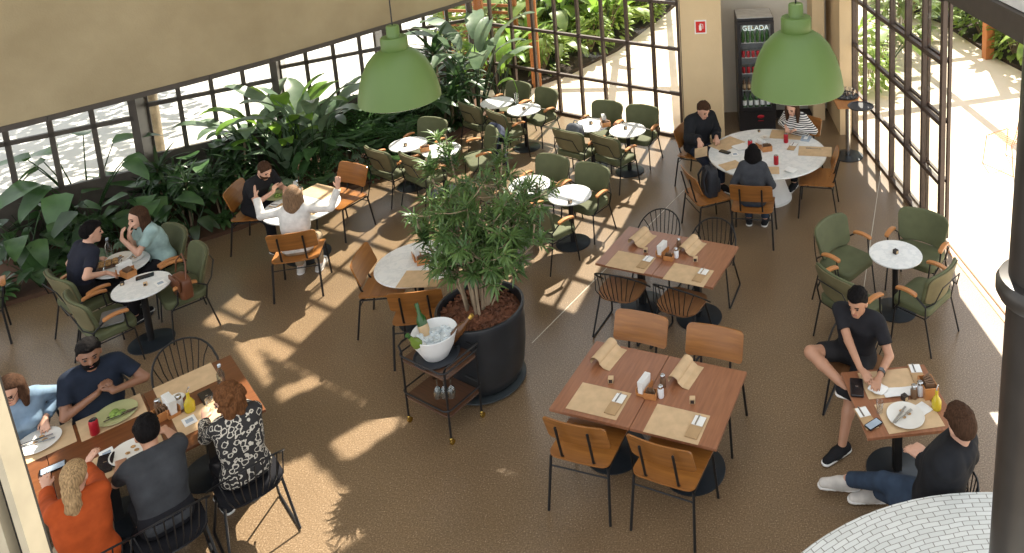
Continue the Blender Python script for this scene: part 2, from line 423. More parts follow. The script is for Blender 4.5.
def window(name, p0, p1, n, zs, fm, w=0.05, d=0.07, mid=(), base=None, glass='pane', post=None):
    """glazed screen from p0 to p1: n bays, rails at the heights zs"""
    p0 = Vector((*p0, 0)); p1 = Vector((*p1, 0)); u = (p1 - p0); L = u.length; u.normalize()
    r = bpy.data.objects.new(name, None); COL.objects.link(r); r['kind'] = 'structure'
    f = MB()
    for i in range(n + 1):
        p = p0 + u * (L * i / n); ww = (post or w) if i in (0, n) else w
        f.bar(p + Vector((0, 0, zs[0])), p + Vector((0, 0, zs[-1])), ww, d, up=u.cross(Vector((0, 0, 1))))
    for z in zs:
        f.bar(p0 + Vector((0, 0, z)), p1 + Vector((0, 0, z)), d, w)
    obj('frame', f, fm, r, smooth=False)
    z0 = zs[0]
    if base:
        b = MB(); b.bar(p0 + Vector((0, 0, base / 2)), p1 + Vector((0, 0, base / 2)), 0.05, base); obj('kick_panel', b, fm, r, smooth=False); z0 = base
    g = MB(); g.add([p0 + Vector((0, 0, z0)), p1 + Vector((0, 0, z0)), p1 + Vector((0, 0, zs[-1])), p0 + Vector((0, 0, zs[-1]))], [(0, 1, 2, 3)])
    obj('pane', g, glass, r, smooth=False)
    return r
MOD = 0.838
BW0, BW1 = (-0.10, 13.78), (-4.45, 16.36)
window('window_1', BW0, BW1, 9, [0.03] + [MOD * i for i in range(1, 12)], 'window_frame', 0.055, 0.06, post=0.08)
DL = Vector((0.843, 0.538, 0))
LP = [((-9.95, 10.45), (-8.29, 11.52)), ((-8.47, 12.05), (-6.93, 13.05)), ((-7.2, 13.72), (-5.64, 14.71)), ((-6.12, 15.5), (-4.52, 16.52)), ((-11.3, 8.75), (-9.75, 9.78))]
for i, (a, b) in enumerate(LP):
    window('window_%d' % (i + 2), a, b, 4, [0.84, 1.675, 2.51], 'window_frame_grey', 0.065, 0.06, base=0.84, post=0.10)
for i in range(3):
    a, b = LP[i][1], LP[i + 1][0]
    mb = MB(); mb.bar((*a, 1.25), (*b, 1.25), 0.05, 2.5); struct('trim_%d' % (i + 10), mb, 'window_frame_grey')
window('window_7', (2.95, 13.68), (3.32, 10.0), 6, [0.03] + [MOD * i for i in range(1, 5)], 'window_frame', 0.06, 0.06, post=0.08)
window('door_1', (3.22, 12.05), (3.42, 10.05), 3, [0.03] + [MOD * i for i in range(1, 5)], 'window_frame', 0.04, 0.04, post=0.05)

# curved upper wall on the left
edge = [at(px, py, 2.2) for px, py in [(0, 127), (48, 115.5), (94, 104), (150, 90), (209, 75), (270, 58.5), (330, 41), (390, 23), (450, 5)]]
first = edge[0] + (edge[0] - edge[1]).normalized() * 0.0
d0 = (edge[0] - edge[2]).normalized()
for k in (1.0, 2.2, 3.6): 
    edge.insert(0, first + d0 * k + Vector((0.05, -0.02, 0)) * k * k * 0.6)
edge.append(Vector((-4.36, 16.3, 2.2)))
mb = MB(); nE = len(edge); vs = []
for j, (dz, off) in enumerate(((0, 0), (ROOF_Z - 2.2, 0), (ROOF_Z - 2.2, 0.16), (0, 0.16))):
    for i, p in enumerate(edge):
        t = (edge[min(i + 1, nE - 1)] - edge[max(i - 1, 0)]).normalized(); nrm = Vector((-t.y, t.x, 0))
        vs.append(p + nrm * off + Vector((0, 0, dz)))
fs = []
for j in range(4):
    for i in range(nE - 1):
        a = j * nE; b = ((j + 1) % 4) * nE; fs.append((a + i, a + i + 1, b + i + 1, b + i))
mb.add(vs, fs); struct('wall_left', mb, 'plaster', smooth=True)
mb = MB()
for i in range(nE - 1): mb.bar(edge[i] + Vector((-0.05, 0.03, -0.035)), edge[i + 1] + Vector((-0.05, 0.03, -0.035)), 0.16, 0.075)
struct('trim_20', mb, 'window_frame_grey')

mb = MB(); mb.bar((*BW0, 8.12), (-3.0, 15.5, 8.12), 0.06, 2.74); struct('sun_cutoff_wall', mb, 'plaster')  # unseen solid band, added to cut off the sun above the back glazing
# back wall, pier with the fire sign, recess with the fridge
mb = MB(); mb.box((0.27, 14.33, ROOF_Z / 2), (0.74, 1.18, ROOF_Z)); struct('wall_back', mb, 'plaster_tan')
mb = MB(); mb.box((1.85, 15.05, ROOF_Z / 2), (2.45, 0.2, ROOF_Z)); struct('wall_recess', mb, 'plaster_grey')
mb = MB(); mb.box((2.45, 14.65, ROOF_Z / 2), (0.22, 0.6, ROOF_Z)); mb.box((2.83, 14.3, ROOF_Z / 2), (0.26, 1.3, ROOF_Z)); struct('wall_pier', mb, 'plaster_tan')
mb = MB(); mb.box((2.97, 13.72, 1.8), (0.12, 0.14, 3.6)); struct('trim_21', mb, 'window_frame')
# right side: beam and wall over the glazing and the open door
mb = MB(); mb.bar((2.93, 13.8, 3.60), (3.86, 3.0, 3.60), 0.22, 0.28); struct('beam', mb, 'beam_brown')
mb = MB(); mb.prism([(3.02, 14.4), (3.62, 14.4), (3.95, 9.9), (3.38, 9.9)], 3.78, 3.86); struct('added_sun_eave', mb, 'white_post')  # slab added outside to keep the sun off the right window
mb = MB(); mb.bar((2.95, 13.8, 6.6), (3.88, 3.0, 6.6), 0.12, 5.7); struct('wall_right', mb, 'white_post')
for i, o in enumerate((0.0, 0.09)):
    mb = MB(); mb.bar((3.33 + o, 9.98, 0.004), (3.75 + o, 5.6, 0.004), 0.02, 0.008); struct('trim_%d' % (30 + i), mb, 'orange_wood')

# unseen roof; its openings are invented to cast the sun patches below
def roof_pts(pix, z=0.0):
    q = []
    for px, py in pix:
        p = at(px, py, z); h = ROOF_Z - z; q.append((p.x - SUN_DX * h, p.y - SUN_DY * h))
    return q
SUN_HOLES = [roof_pts([(233, 339), (252, 335), (271, 379), (266, 385)]), roof_pts([(277, 391), (341, 361), (344, 371), (284, 401)]),
       roof_pts([(328, 443), (379, 416.5), (409, 398), (411, 408), (393, 430), (349, 461)]),
       roof_pts([(306, 457), (378, 523.5), (326, 562), (150, 580), (170, 520), (236, 480)]),
       roof_pts([(531, 348), (560, 352), (549, 372), (513, 414), (503, 420), (498, 411), (520, 380)]),
       roof_pts([(540, 283), (590, 299), (578, 327), (560, 346), (526, 338)]),
       roof_pts([(258, 394), (277, 403), (262, 411), (246, 402)], 0.75),
       roof_pts([(-30, 400), (45, 392), (62, 440), (48, 490), (-30, 490)], 0.85),
       roof_pts([(472, 402), (489, 443), (479, 452), (440, 480), (432, 478), (466, 440)])]
def inside(x, y, poly):
    r = False; j = len(poly) - 1
    for i in range(len(poly)):
        xi, yi = poly[i]; xj, yj = poly[j]
        if (yi > y) != (yj > y) and x < (xj - xi) * (y - yi) / (yj - yi) + xi: r = not r
        j = i
    return r
ROOF = [(-12, 3.2), (-3.2, 3.2), (-0.6, 9.6), (4.0, 9.6), (3.2, 13.6), (3.1, 15.2), (-0.1, 15.2), (-0.1, 13.75), (-4.5, 16.35), (-7, 19), (-12, 15)]  # outline stretched towards the camera on the left to dim that side
mb = MB(); cs = .05
for ix in range(int(16 / cs)):
    for iy in range(int(16 / cs)):
        x = -12 + ix * cs; y = 3.2 + iy * cs
        if inside(x + cs / 2, y + cs / 2, ROOF) and not any(inside(x + cs / 2, y + cs / 2, q) for q in SUN_HOLES):
            mb.add([(x, y, ROOF_Z), (x + cs, y, ROOF_Z), (x + cs, y + cs, ROOF_Z), (x, y + cs, ROOF_Z)], [(0, 1, 2, 3)])
struct('sun_mask_roof', mb, 'sun_mask_roof')

# planting bed along the left glazing
bed = [(-9.6, 8.9), (-8.9, 9.35), (-8.0, 9.95), (-7.2, 10.75), (-6.75, 11.1), (-6.2, 11.7), (-5.2, 12.55), (-4.55, 13.5), (-4.15, 14.6), (-3.9, 15.9), (-4.45, 16.3), (-5.6, 16.4), (-6.6, 14.8), (-8.3, 12.6), (-10.0, 10.6)]
mb = MB(); mb.prism(bed, 0.0, 0.06); tag(obj('planting_bed_soil', mb, 'mulch', smooth=False), 'dark bark mulch of the planting bed below the left windows', 'soil', kind='stuff')

# foreground: round column on the right, framed post on the left
rad = 0.15; pb = at_y(991, 553, 3.2); pt = at_y(1023, 90, 3.2); ud = (pt - pb).normalized()
pz = lambda z: pb + ud * ((z - pb.z) / ud.z) + Vector((rad * 1.02, 0, 0))
mb = MB(); mb.tube([pz(1.0), pz(7.5)], rad, 40); col_o = struct('column', mb, 'column_dark', smooth=True)
zr = at_y(1015, 290, 3.2).z; cc = pz(zr) - Vector((0, 0, zr))
mb = MB(); mb.lathe([(rad, zr - 0.055), (rad + 0.035, zr - 0.05), (rad + 0.05, zr - 0.02), (rad + 0.05, zr + 0.02), (rad + 0.035, zr + 0.05), (rad, zr + 0.055)], 40, cc); obj('clamp_ring', mb, 'column_dark', col_o)
q = at_y(46, 550, 2.1); qt = at_y(-2, 389, 2.1); qd = (qt - q).normalized()
for i, (o, w, m, dy) in enumerate(((-0.030, 0.022, 'post_cream', 0), (-0.060, 0.036, 'post_dark', 0.03), (-0.15, 0.14, 'post_cream', 0.0))):
    mb = MB(); oo = Vector((o, dy, 0)); mb.bar(q + oo - qd * 1.2, q + oo + qd * 2.0, w, 0.06, up=(0, 1, 0)); struct('trim_%d' % (40 + i), mb, m)

# round counter clad in mosaic
cn = thing('round_counter', 'round counter clad in small white mosaic tiles, cut by the lower right corner', 'counter', (1.9, 2.87, 0))
mb = MB(); mb.lathe([(0.0, 0.94), (2.10, 0.94), (2.14, 0.955), (2.14, 0.985), (2.125, 1.0), (0.0, 1.0)], 96, cap=False); obj('counter_top', mb, 'mosaic', cn)
mb = MB(); mb.lathe([(2.02, 0.0), (2.02, 0.94)], 96); obj('base', mb, 'plaster_grey', cn)

# ---------------------------------------------------------------- pendant lamps
def pendant():
    r = thing('pendant_lamp', '', 'lamp')
    outer = [(0.345, 0.0), (0.338, 0.06), (0.322, 0.14), (0.292, 0.24), (0.245, 0.335), (0.185, 0.405), (0.13, 0.44), (0.10, 0.45)]
    inner = [(a - 0.012, b) for a, b in outer]
    mb = MB(); mb.lathe(outer, 56, cap=False); obj('lamp_shade', mb, 'lamp_green', r)
    mb = MB(); mb.lathe([(a, b - (0.006 if i else 0)) for i, (a, b) in enumerate(reversed(inner))] + [(0.345, 0.0)], 56, cap=False); obj('shade_lining', mb, 'lamp_inside', r)
    mb = MB(); mb.lathe([(0.0, 0.438), (0.105, 0.438), (0.112, 0.446), (0.112, 0.545), (0.104, 0.556), (0.058, 0.556), (0.055, 0.56), (0.055, 0.645), (0.049, 0.655), (0.0, 0.655)], 40, cap=False); obj('collar', mb, 'lamp_green', r)
    mb = MB(); mb.tube([(0, 0, 0.65), (0, 0, ROOF_Z - 3.0)], 0.006, 6); obj('cord', mb, 'black_metal', r)
    mb = MB(); mb.ball((0, 0, 0.30), (0.05, 0.05, 0.07)); obj('bulb', mb, 'paper_white', r)
    return r
pend = Kind(pendant)
pA = at_y(400, 96, 6.7); pend((pA.x, 6.7, pA.z - 0.02), 0, 'green dome pendant lamp hanging before the tall plants, the left of two', 'green pendant lamps')
pB = at_y(797, 86, 5.75); pend((pB.x, 5.75, pB.z - 0.02), 0, 'green dome pendant lamp hanging before the drinks fridge, the right of two', 'green pendant lamps')

# ---------------------------------------------------------------- fire sign
sg = thing('fire_sign', 'small square red sign with a white pictogram on the tan pier', 'sign', (at_y(700.5, 27, 13.73).x, 13.735, at_y(700.5, 27, 13.73).z))
mb = MB(); mb.box((0, 0, 0), (0.21, 0.012, 0.25)); obj('backing', mb, 'sign_white', sg, smooth=False)
mb = MB(); mb.box((0, -0.008, 0), (0.165, 0.008, 0.20)); obj('red_field', mb, 'sign_red', sg, smooth=False)
mb = MB(); mb.panel(0.045, 0.10, 0.006, 0.015, lambda x, y, z: (x - 0.005, -0.014 + z, y - 0.012)); mb.box((-0.003, -0.014, 0.052), (0.022, 0.006, 0.022)); mb.bar((0.005, -0.014, 0.058), (0.045, -0.014, 0.045), 0.006, 0.010); mb.bar((0.042, -0.014, 0.048), (0.042, -0.014, -0.03), 0.006, 0.010); obj('pictogram', mb, 'sign_white', sg, smooth=False)

# ---------------------------------------------------------------- fridge
FX0, FY, FW_, FH, FD = 0.93, 14.0, 0.66, 2.13, 0.66
fr = thing('drinks_fridge', 'tall black glass-door drinks fridge with a lit name panel, in the wall recess', 'fridge', (FX0 + FW_ / 2, FY, 0))
mb = MB(); t = 0.04
mb.box((-FW_ / 2 + t / 2, FD / 2, FH / 2), (t, FD, FH)); mb.box((FW_ / 2 - t / 2, FD / 2, FH / 2), (t, FD, FH))
mb.box((0, FD / 2, 0.19), (FW_ - 2 * t, FD, 0.38)); mb.box((0, FD - 0.02, FH / 2 + .19), (FW_ - 2 * t, 0.04, FH - .38)); mb.box((0, FD / 2, FH - 0.03), (FW_ - 2 * t, FD, 0.06))
obj('cabinet', mb, 'fridge_black', fr, smooth=False)
mb = MB(); mb.box((0, FD / 2, FH + 0.004), (FW_ - .02, FD - .02, 0.012)); obj('top_panel', mb, 'fridge_top', fr, smooth=False)
mb = MB(); mb.box((0, FD - 0.045, 1.22), (FW_ - 2 * t, 0.01, 1.68)); mb.box((-FW_ / 2 + t + .004, FD / 2, 1.22), (0.008, FD - .1, 1.68)); mb.box((FW_ / 2 - t - .004, FD / 2, 1.22), (0.008, FD - .1, 1.68)); obj('liner', mb, 'fridge_inside', fr, smooth=False)
mb = MB()
for z0, z1, x0, x1 in ((0.40, 2.08, -FW_ / 2, -FW_ / 2 + .065), (0.40, 2.08, FW_ / 2 - .065, FW_ / 2), (0.40, 0.46, -FW_ / 2 + .065, FW_ / 2 - .065), (2.02, 2.08, -FW_ / 2 + .065, FW_ / 2 - .065)):
    mb.box(((x0 + x1) / 2, -0.02, (z0 + z1) / 2), (x1 - x0, 0.035, z1 - z0))
dr = obj('door', mb, 'fridge_black', fr, smooth=False)
mb = MB(); mb.add([(-.27, -.012, .45), (.27, -.012, .45), (.27, -.012, 2.03), (-.27, -.012, 2.03)], [(0, 1, 2, 3)]); obj('pane', mb, 'pane', dr, smooth=False)
mb = MB(); mb.bar((FW_ / 2 - .03, -0.06, 0.95), (FW_ / 2 - .03, -0.06, 1.45), 0.02, 0.02); obj('handle', mb, 'steel', dr, smooth=False)
SHZ = [0.42, 0.76, 1.08, 1.38, 1.66]
for z in SHZ:
    mb = MB(); mb.box((0, FD / 2 + .02, z - .008), (FW_ - 2 * t - .02, FD - .12, 0.012)); obj('shelf', mb, 'fridge_top', fr, smooth=False)
mb = MB(); mb.box((0, .05, 2.045), (.5, .03, .02)); ls = obj('light_strip', mb, 'fridge_light', fr, smooth=False)
tc = bpy.data.curves.new('tmp', 'FONT'); tc.body = 'GELADA'; tc.size = 0.125; tc.align_x = 'CENTER'; tc.extrude = 0.004
to = bpy.data.objects.new('tmp', tc); COL.objects.link(to); bpy.context.view_layer.update()
tm = bpy.data.meshes.new_from_object(to); bpy.data.objects.remove(to); tm.materials.clear(); tm.materials.append(M['sign_text'])
to = bpy.data.objects.new('sign_lettering', tm); COL.objects.link(to); to.parent = fr; to.location = (0, -0.022, 1.915); to.rotation_euler = (PI / 2, 0, 0)
mb = MB(); mb.ball((0.06, -0.004, 0.27), (0.065, 0.012, 0.035)); mb.box((0.06, -0.004, 0.19), (0.10, 0.01, 0.012)); obj('badge', mb, 'can_red', fr)
def bottle(mat_, h=0.26, r=0.032, label_mat=None, cap='gold_foil', name='bottle'):
    def mk():
        rt = thing(name, '', 'bottle')
        mb = MB(); mb.lathe([(r * .9, 0), (r, .01), (r, h * .55), (r * .9, h * .62), (r * .42, h * .74), (r * .38, h * .93)], 12); obj('glass_body', mb, mat_, rt)
        mb = MB(); mb.lathe([(r * .43, h * .90), (r * .43, h)], 10); obj('cap', mb, cap, rt)
        if label_mat: mb = MB(); mb.lathe([(r * 1.02, h * .16), (r * 1.02, h * .46)], 12, cap=False); obj('label', mb, label_mat, rt)
        return rt
    return Kind(mk)
def mk_can():
    rt = thing('drink_can', '', 'can')
    mb = MB(); mb.lathe([(.026, 0), (.031, .008), (.031, .108), (.026, .119)], 16); obj('can_body', mb, 'can_red', rt)
    mb = MB(); mb.lathe([(.0, .119), (.025, .119), (.026, .122), (.0, .1205)], 16, cap=False); obj('lid', mb, 'steel', rt)
    return rt
can = Kind(mk_can)
b_green = bottle('bottle_green', .29, .034, None, 'gold_foil', 'beer_bottle'); b_brown = bottle('bottle_brown', .24, .032, 'kraft', 'black_metal', 'soft_drink_bottle')
b_wine = bottle('bottle_green', .31, .040, 'paper_white', 'black_metal', 'wine_bottle')
fx = lambda k, n: FX0 + FW_ / 2 - 0.22 + 0.44 * k / (n - 1)
rows = [(4, 6, b_green, 'dark green bottle on the top shelf of the drinks fridge', 'bottles on the top fridge shelf'), (3, 6, can, 'red can on the second shelf of the drinks fridge', 'cans on the second fridge shelf'),
        (2, 6, can, 'red can on the middle shelf of the drinks fridge', 'cans on the middle fridge shelf'), (1, 6, b_brown, 'brown bottle on the fourth shelf of the drinks fridge', 'bottles on the fourth fridge shelf'),
        (0, 5, b_wine, 'wine bottle with a white label on the bottom shelf of the drinks fridge', 'wine bottles on the bottom fridge shelf')]
for sh, n, kind, lab, grp in rows:
    for k in range(n):
        for dy in (0.10,): kind((fx(k, n), FY + dy, SHZ[sh]), 0.3 * k, lab, grp)
# ---------------------------------------------------------------- furniture kinds (facing local +Y)
TZ = 0.73
def rz_of(f): return math.atan2(f[1], f[0]) - PI / 2
def mk_wood_chair():
    r = thing('wooden_chair', '', 'chair')
    mb = MB(); mb.panel(.42, .42, .014, .05, lambda x, y, z: (x, y, .452 + z + .012 * (x / .21) ** 2 - (0.02 * max(0, (y - .1) / .11) ** 2))); obj('seat', mb, 'chair_wood', r)
    tl = math.radians(19)
    def bk(x, y, z): 
        yy = -.215 + .022 * (x / .21) ** 2 - z - y * math.sin(tl); return (x, yy, .70 + y * math.cos(tl))
    mb = MB(); mb.panel(.43, .26, .013, .035, bk); obj('backrest', mb, 'chair_wood', r)
    for sx in (-1, 1):
        mb = MB(); mb.tube([(sx * .17, .15, .442), (sx * .195, .185, .43), (sx * .215, .215, 0.0)], .0095); obj('leg', mb, 'black_metal', r)
        mb = MB(); mb.tube([(sx * .17, -.13, .442), (sx * .20, -.185, .43), (sx * .215, -.245, 0.0)], .0095); obj('leg', mb, 'black_metal', r)
        mb = MB(); mb.tube([(sx * .11, -.02, .44), (sx * .11, -.17, .435), (sx * .11, -.205, .48), (sx * .11, -.272, .78)], .009); obj('back_support', mb, 'black_metal', r)
        mb = MB(); mb.tube([(sx * .195, .185, .43), (sx * .20, -.185, .43)], .008); obj('seat_rail', mb, 'black_metal', r)
    mb = MB(); mb.tube([(-.202, -.195, .36), (.202, -.195, .36)], .006); obj('stretcher', mb, 'black_metal', r)
    return r
def mk_wire_chair(seatmat):
    def mk():
        r = thing('wire_chair', '', 'chair')
        def st(x, y): return .45 + .02 * (x / .2) ** 2
        mb = MB(); mb.panel(.40, .40, .016, .12, lambda x, y, z: (x, y + .01, st(x, y) + z)); obj('seat', mb, seatmat, r)
        n = 17; rim = []
        for i in range(n):
            a = PI * i / (n - 1); x = -.235 * math.cos(a); k = math.sin(a) ** .55
            rim.append((x, .10 - .36 * k, .47 + .33 * k))
        mb = MB(); mb.tube(rim, .008); obj('back_rim', mb, 'black_metal', r)
        mb = MB()
        for i in range(9):
            q = -.17 + .34 * i / 8
            a = math.acos(-(q * 1.18) / .235); k = math.sin(a) ** .55
            mb.tube([(q * .8, -.17 - .02 * (1 - abs(q) / .17), .455), (q * 1.0, -.215, .56), (q * 1.18, .10 - .36 * k, .47 + .33 * k)], .0045, 5)
        obj('back_spokes', mb, 'black_metal', r)
        mb = MB(); mb.tube([(.2 * math.cos(2 * PI * i / 20), .01 + .2 * math.sin(2 * PI * i / 20), .443) for i in range(20)], .007, 6, True); obj('seat_frame', mb, 'black_metal', r)
        for sx in (-1, 1):
            mb = MB(); mb.tube([(sx * .17, .12, .44), (sx * .215, .205, .02), (sx * .217, .19, .009), (sx * .22, -.22, .009), (sx * .219, -.235, .02), (sx * .18, -.10, .44)], .009); obj('sled_leg', mb, 'black_metal', r)
        return r
    return mk
def mk_armchair():
    r = thing('green_armchair', '', 'armchair')
    mb = MB(); mb.panel(.50, .47, .085, .09, lambda x, y, z: (x, y + .02, .425 + z + .012 * (1 - (x / .25) ** 2) - .02 * max(0, y / .23) ** 2)); obj('seat', mb, 'green_fabric', r, bevel=.022, seg=3)
    tl = math.radians(16)
    def bk(x, y, z): return (x * (1 + .08 * y / .17), -.255 + .075 * (x / .25) ** 2 - z - y * math.sin(tl), .66 + y * math.cos(tl) + .012 * math.cos(x * 6))
    mb = MB(); mb.panel(.52, .36, .04, .08, lambda x, y, z: bk(x, y, z - .012)); obj('backrest', mb, 'green_fabric', r, bevel=.014, seg=3)
    mb = MB(); mb.panel(.50, .34, .014, .08, lambda x, y, z: bk(x, y, z + .018)); obj('back_shell', mb, 'shell_fabric', r, bevel=.004)
    for sx in (-1, 1):
        mb = MB(); mb.panel(.048, .26, .026, .02, lambda x, y, z: (sx * .285 + x, .03 + y, .635 + z - .02 * (y / .13) ** 2)); obj('armrest', mb, 'orange_wood', r, bevel=.006)
        mb = MB(); mb.tube([(sx * .285, .11, .62), (sx * .275, .13, .44), (sx * .245, .20, .36), (sx * .265, .235, 0.0)], .0095); obj('leg', mb, 'black_metal', r)
        mb = MB(); mb.tube([(sx * .285, -.06, .62), (sx * .27, -.20, .52), (sx * .245, -.18, .37), (sx * .265, -.275, 0.0)], .0095); obj('leg', mb, 'black_metal', r)
    mb = MB(); mb.tube([(-.245, .20, .37), (.245, .20, .37), (.245, -.18, .37), (-.245, -.18, .37)], .008, 6, True); obj('seat_frame', mb, 'black_metal', r)
    mb = MB(); mb.tube([(-.27, -.20, .52), (-.21, -.27, .56), (-.16, -.33, .72), (.16, -.33, .72), (.21, -.27, .56), (.27, -.20, .52)], .007); obj('back_frame', mb, 'black_metal', r)
    return r
def mk_round_table(R, basemat='dark_base'):
    def mk():
        r = thing('round_table', '', 'table')
        mb = MB(); mb.lathe([(0, TZ - .022), (R - .008, TZ - .022), (R, TZ - .016), (R, TZ - .005), (R - .005, TZ), (0, TZ)], 56, cap=False); obj('table_top', mb, 'marble', r)
        mb = MB(); mb.lathe([(.035, .012), (.035, TZ - .03)], 20); mb.box((0, 0, TZ - .028), (.22, .22, .012)); obj('column', mb, 'black_metal', r)
        q = .24 if R < .4 else .30
        mb = MB(); mb.lathe([(0, 0), (q, 0), (q, .010), (q - .01, .014), (.06, .02), (.035, .03)], 40, cap=False); obj('base', mb, basemat, r)
        return r
    return mk
def mk_square_table(w, d, woodm):
    def mk():
        r = thing('square_table', '', 'table')
        mb = MB(); mb.box((0, 0, TZ - .014), (w - .004, d, .028)); obj('table_top', mb, woodm, r, bevel=.003, smooth=False)
        mb = MB(); mb.box((0, 0, TZ - .034), (.30, .30, .012)); mb.box((0, 0, .36), (.07, .07, .68)); obj('column', mb, 'black_metal', r, smooth=False)
        mb = MB(); mb.lathe([(0, 0), (.27, 0), (.27, .010), (.26, .014), (.06, .02), (.04, .03)], 40, cap=False); obj('base', mb, 'dark_base', r)
        return r
    return mk
class SKind(Kind):
    def __init__(s, make, sc): super().__init__(make); s.sc = sc
    def __call__(s, loc, rz, label, group=None): return super().__call__(loc, rz, label, group, s.sc)
wood_chair = SKind(mk_wood_chair, (1.34, 1.20, 1.12)); wire_chair = SKind(mk_wire_chair('seat_wood'), (1.25, 1.18, 1.08)); wire_dark = SKind(mk_wire_chair('trousers_black'), (1.22, 1.18, 1.06)); armchair = SKind(mk_armchair, (1.16, .96, 1.10))
small_table = Kind(mk_round_table(.30)); mid_table = Kind(mk_round_table(.50))
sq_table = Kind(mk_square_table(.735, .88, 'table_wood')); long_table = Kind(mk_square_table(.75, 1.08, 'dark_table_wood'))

def V2(x, y): return Vector((x, y, 0))
# --- the two wooden double tables in the middle
def pair_tables(c, ang, lab1, lab2, grp, k=1.0):
    u = V2(math.cos(ang), math.sin(ang))
    for s_, l in ((-1, lab1), (1, lab2)): sq_table(c + u * (.3675 * s_ * k), ang, l, grp, (k, 1.03 * k if k > 1 else k, 1))
TA, AA = V2(-.451, 6.507), -.353
TB, AB_ = V2(-.313, 8.738), -.407
pair_tables(TA, AA, 'square wooden table, left half of the nearer middle pair with four plywood chairs', 'square wooden table, right half of the nearer middle pair with four plywood chairs', 'wooden tables in the middle', 1.06)
pair_tables(TB, AB_, 'square wooden table, left half of the farther middle pair with black wire chairs', 'square wooden table, right half of the farther middle pair with black wire chairs', 'wooden tables in the middle')
def around(c, ang, k, off, kind, labs, grp, jig=(0, 0, 0, 0)):
    u = V2(math.cos(ang), math.sin(ang)); n = V2(-u.y, u.x)
    for i, (a, s_) in enumerate(((-1, -1), (1, -1), (-1, 1), (1, 1))):
        p = c + u * (k * a) + n * (off[i] * s_); f = n * -s_
        kind(p, rz_of(f) + jig[i], labs[i], grp)
around(TA, AA, .39, (.48, .47, .48, .48), wood_chair,
       ['plywood chair at the near left side of the nearer wooden table pair', 'plywood chair at the near right side of the nearer wooden table pair', 'plywood chair at the far left side of the nearer wooden table pair', 'plywood chair at the far right side of the nearer wooden table pair'], 'plywood chairs', (.03, -.05, 0, .02))
around(TB, AB_, .37, (.48, .48, .46, .46), wire_chair,
       ['wooden-seated wire chair at the near left side of the farther wooden table pair', 'wooden-seated wire chair at the near right side of the farther wooden table pair',
        'black wire chair at the far left side of the farther wooden table pair', 'black wire chair at the far right side of the farther wooden table pair'], 'black wire chairs', (.06, -.08, 0, .1))
# --- right table of the two men
TR, AR = V2(1.73, 6.262), .079
sq_small = Kind(mk_square_table(.795, .795, 'table_wood'))
sq_small(TR, AR, 'square wooden table laid for a meal between the two men at the right', 'wooden table at the right')
# --- round tables with armchairs
def lounge(t1, t2, labs, tl, grp, off=.60, skip=(), jig=(0, 0, 0, 0)):
    """two small round tables side by side and the armchairs on both sides; chairs 0,1 on the far side"""
    t1 = V2(*t1); t2 = V2(*t2); u = (t2 - t1).normalized(); n = V2(-u.y, u.x)
    for t, l in zip((t1, t2), tl): small_table(t, 0, l, 'small round marble tables')
    out = {}
    for i, (t, s_) in enumerate(((t1, 1), (t2, 1), (t1, -1), (t2, -1))):
        if i in skip: continue
        o_ = off if isinstance(off, (int, float)) else off[0 if s_ > 0 else 1]; p = t + n * (o_ * s_); out[i] = armchair(p, rz_of(n * -s_) + jig[i], labs[i], grp)
    return out
G_ = 'green armchairs'
lounge((-3.49, 14.08), (-2.92, 13.67),
       ['green armchair with its back to the back window, in its left corner', 'green armchair with its back to the back window, second from its left corner',
        'green armchair facing the back window, left one of the pair nearest the corner plants', 'green armchair facing the back window, beside the left corner pair, right one'],
       ['small round marble table nearest the corner of the back window', 'small round marble table with a number cube, second from the back window corner'], G_, off=(.36, .42), jig=(.05, -.1, -.05, -.18))
lounge((-1.64, 12.82), (-1.01, 12.54),
       ['green armchair before the back window, third from its left corner', 'green armchair before the back window, nearest the tan pier',
        'green armchair holding a grey backpack', 'green armchair seen from behind, right of the one with the backpack'],
       ['small round sunlit marble table behind the armchair with the backpack', 'small round sunlit marble table nearest the tan pier'], G_, off=(.37, .48), jig=(-.05, .0, -.15, -.25))
lounge((-2.30, 10.72), (-1.68, 10.36),
       ['green armchair behind the table just right of the potted tree, left one', 'green armchair behind the table just right of the potted tree, right one',
        'green armchair half hidden behind the top of the potted tree', 'green armchair seen from behind, right of the potted tree'],
       ['small round marble table partly hidden by the potted tree', 'small round marble table just right of the potted tree'], G_, off=(.34, .46), jig=(.0, -.05, -.1, -.25))
_d = lounge((-4.55, 12.34), (-3.93, 12.06),
       ['green armchair against the plants behind the round tables below the left lamp', 'green armchair with a dark jacket hanging over it, behind the potted tree',
        'green armchair seen from behind below the left lamp, left one', 'green armchair seen from behind below the left lamp, right one by the potted tree'],
       ['small round marble table below the left lamp', 'small round marble table half hidden by the tip of the potted tree'], G_, off=(.40, .42), jig=(0, .1, -.2, -.25))
lounge((-6.98, 9.05), (-6.41, 8.56),
       ['green armchair of the woman in the teal top, by the plants', 'green armchair with a brown leather bag on it',
        'green armchair of the man in the navy polo', 'green armchair with a grey folder on its seat'],
       ['small round marble table with plates of food before the man in navy', 'small round marble table with a phone beside the brown bag'], G_, off=.40, jig=(.1, -.1, .15, .05))
_d[1].location = (-3.36, 12.22, 0); _d[1].rotation_euler = (0, 0, rz_of((-.88, -.45)))
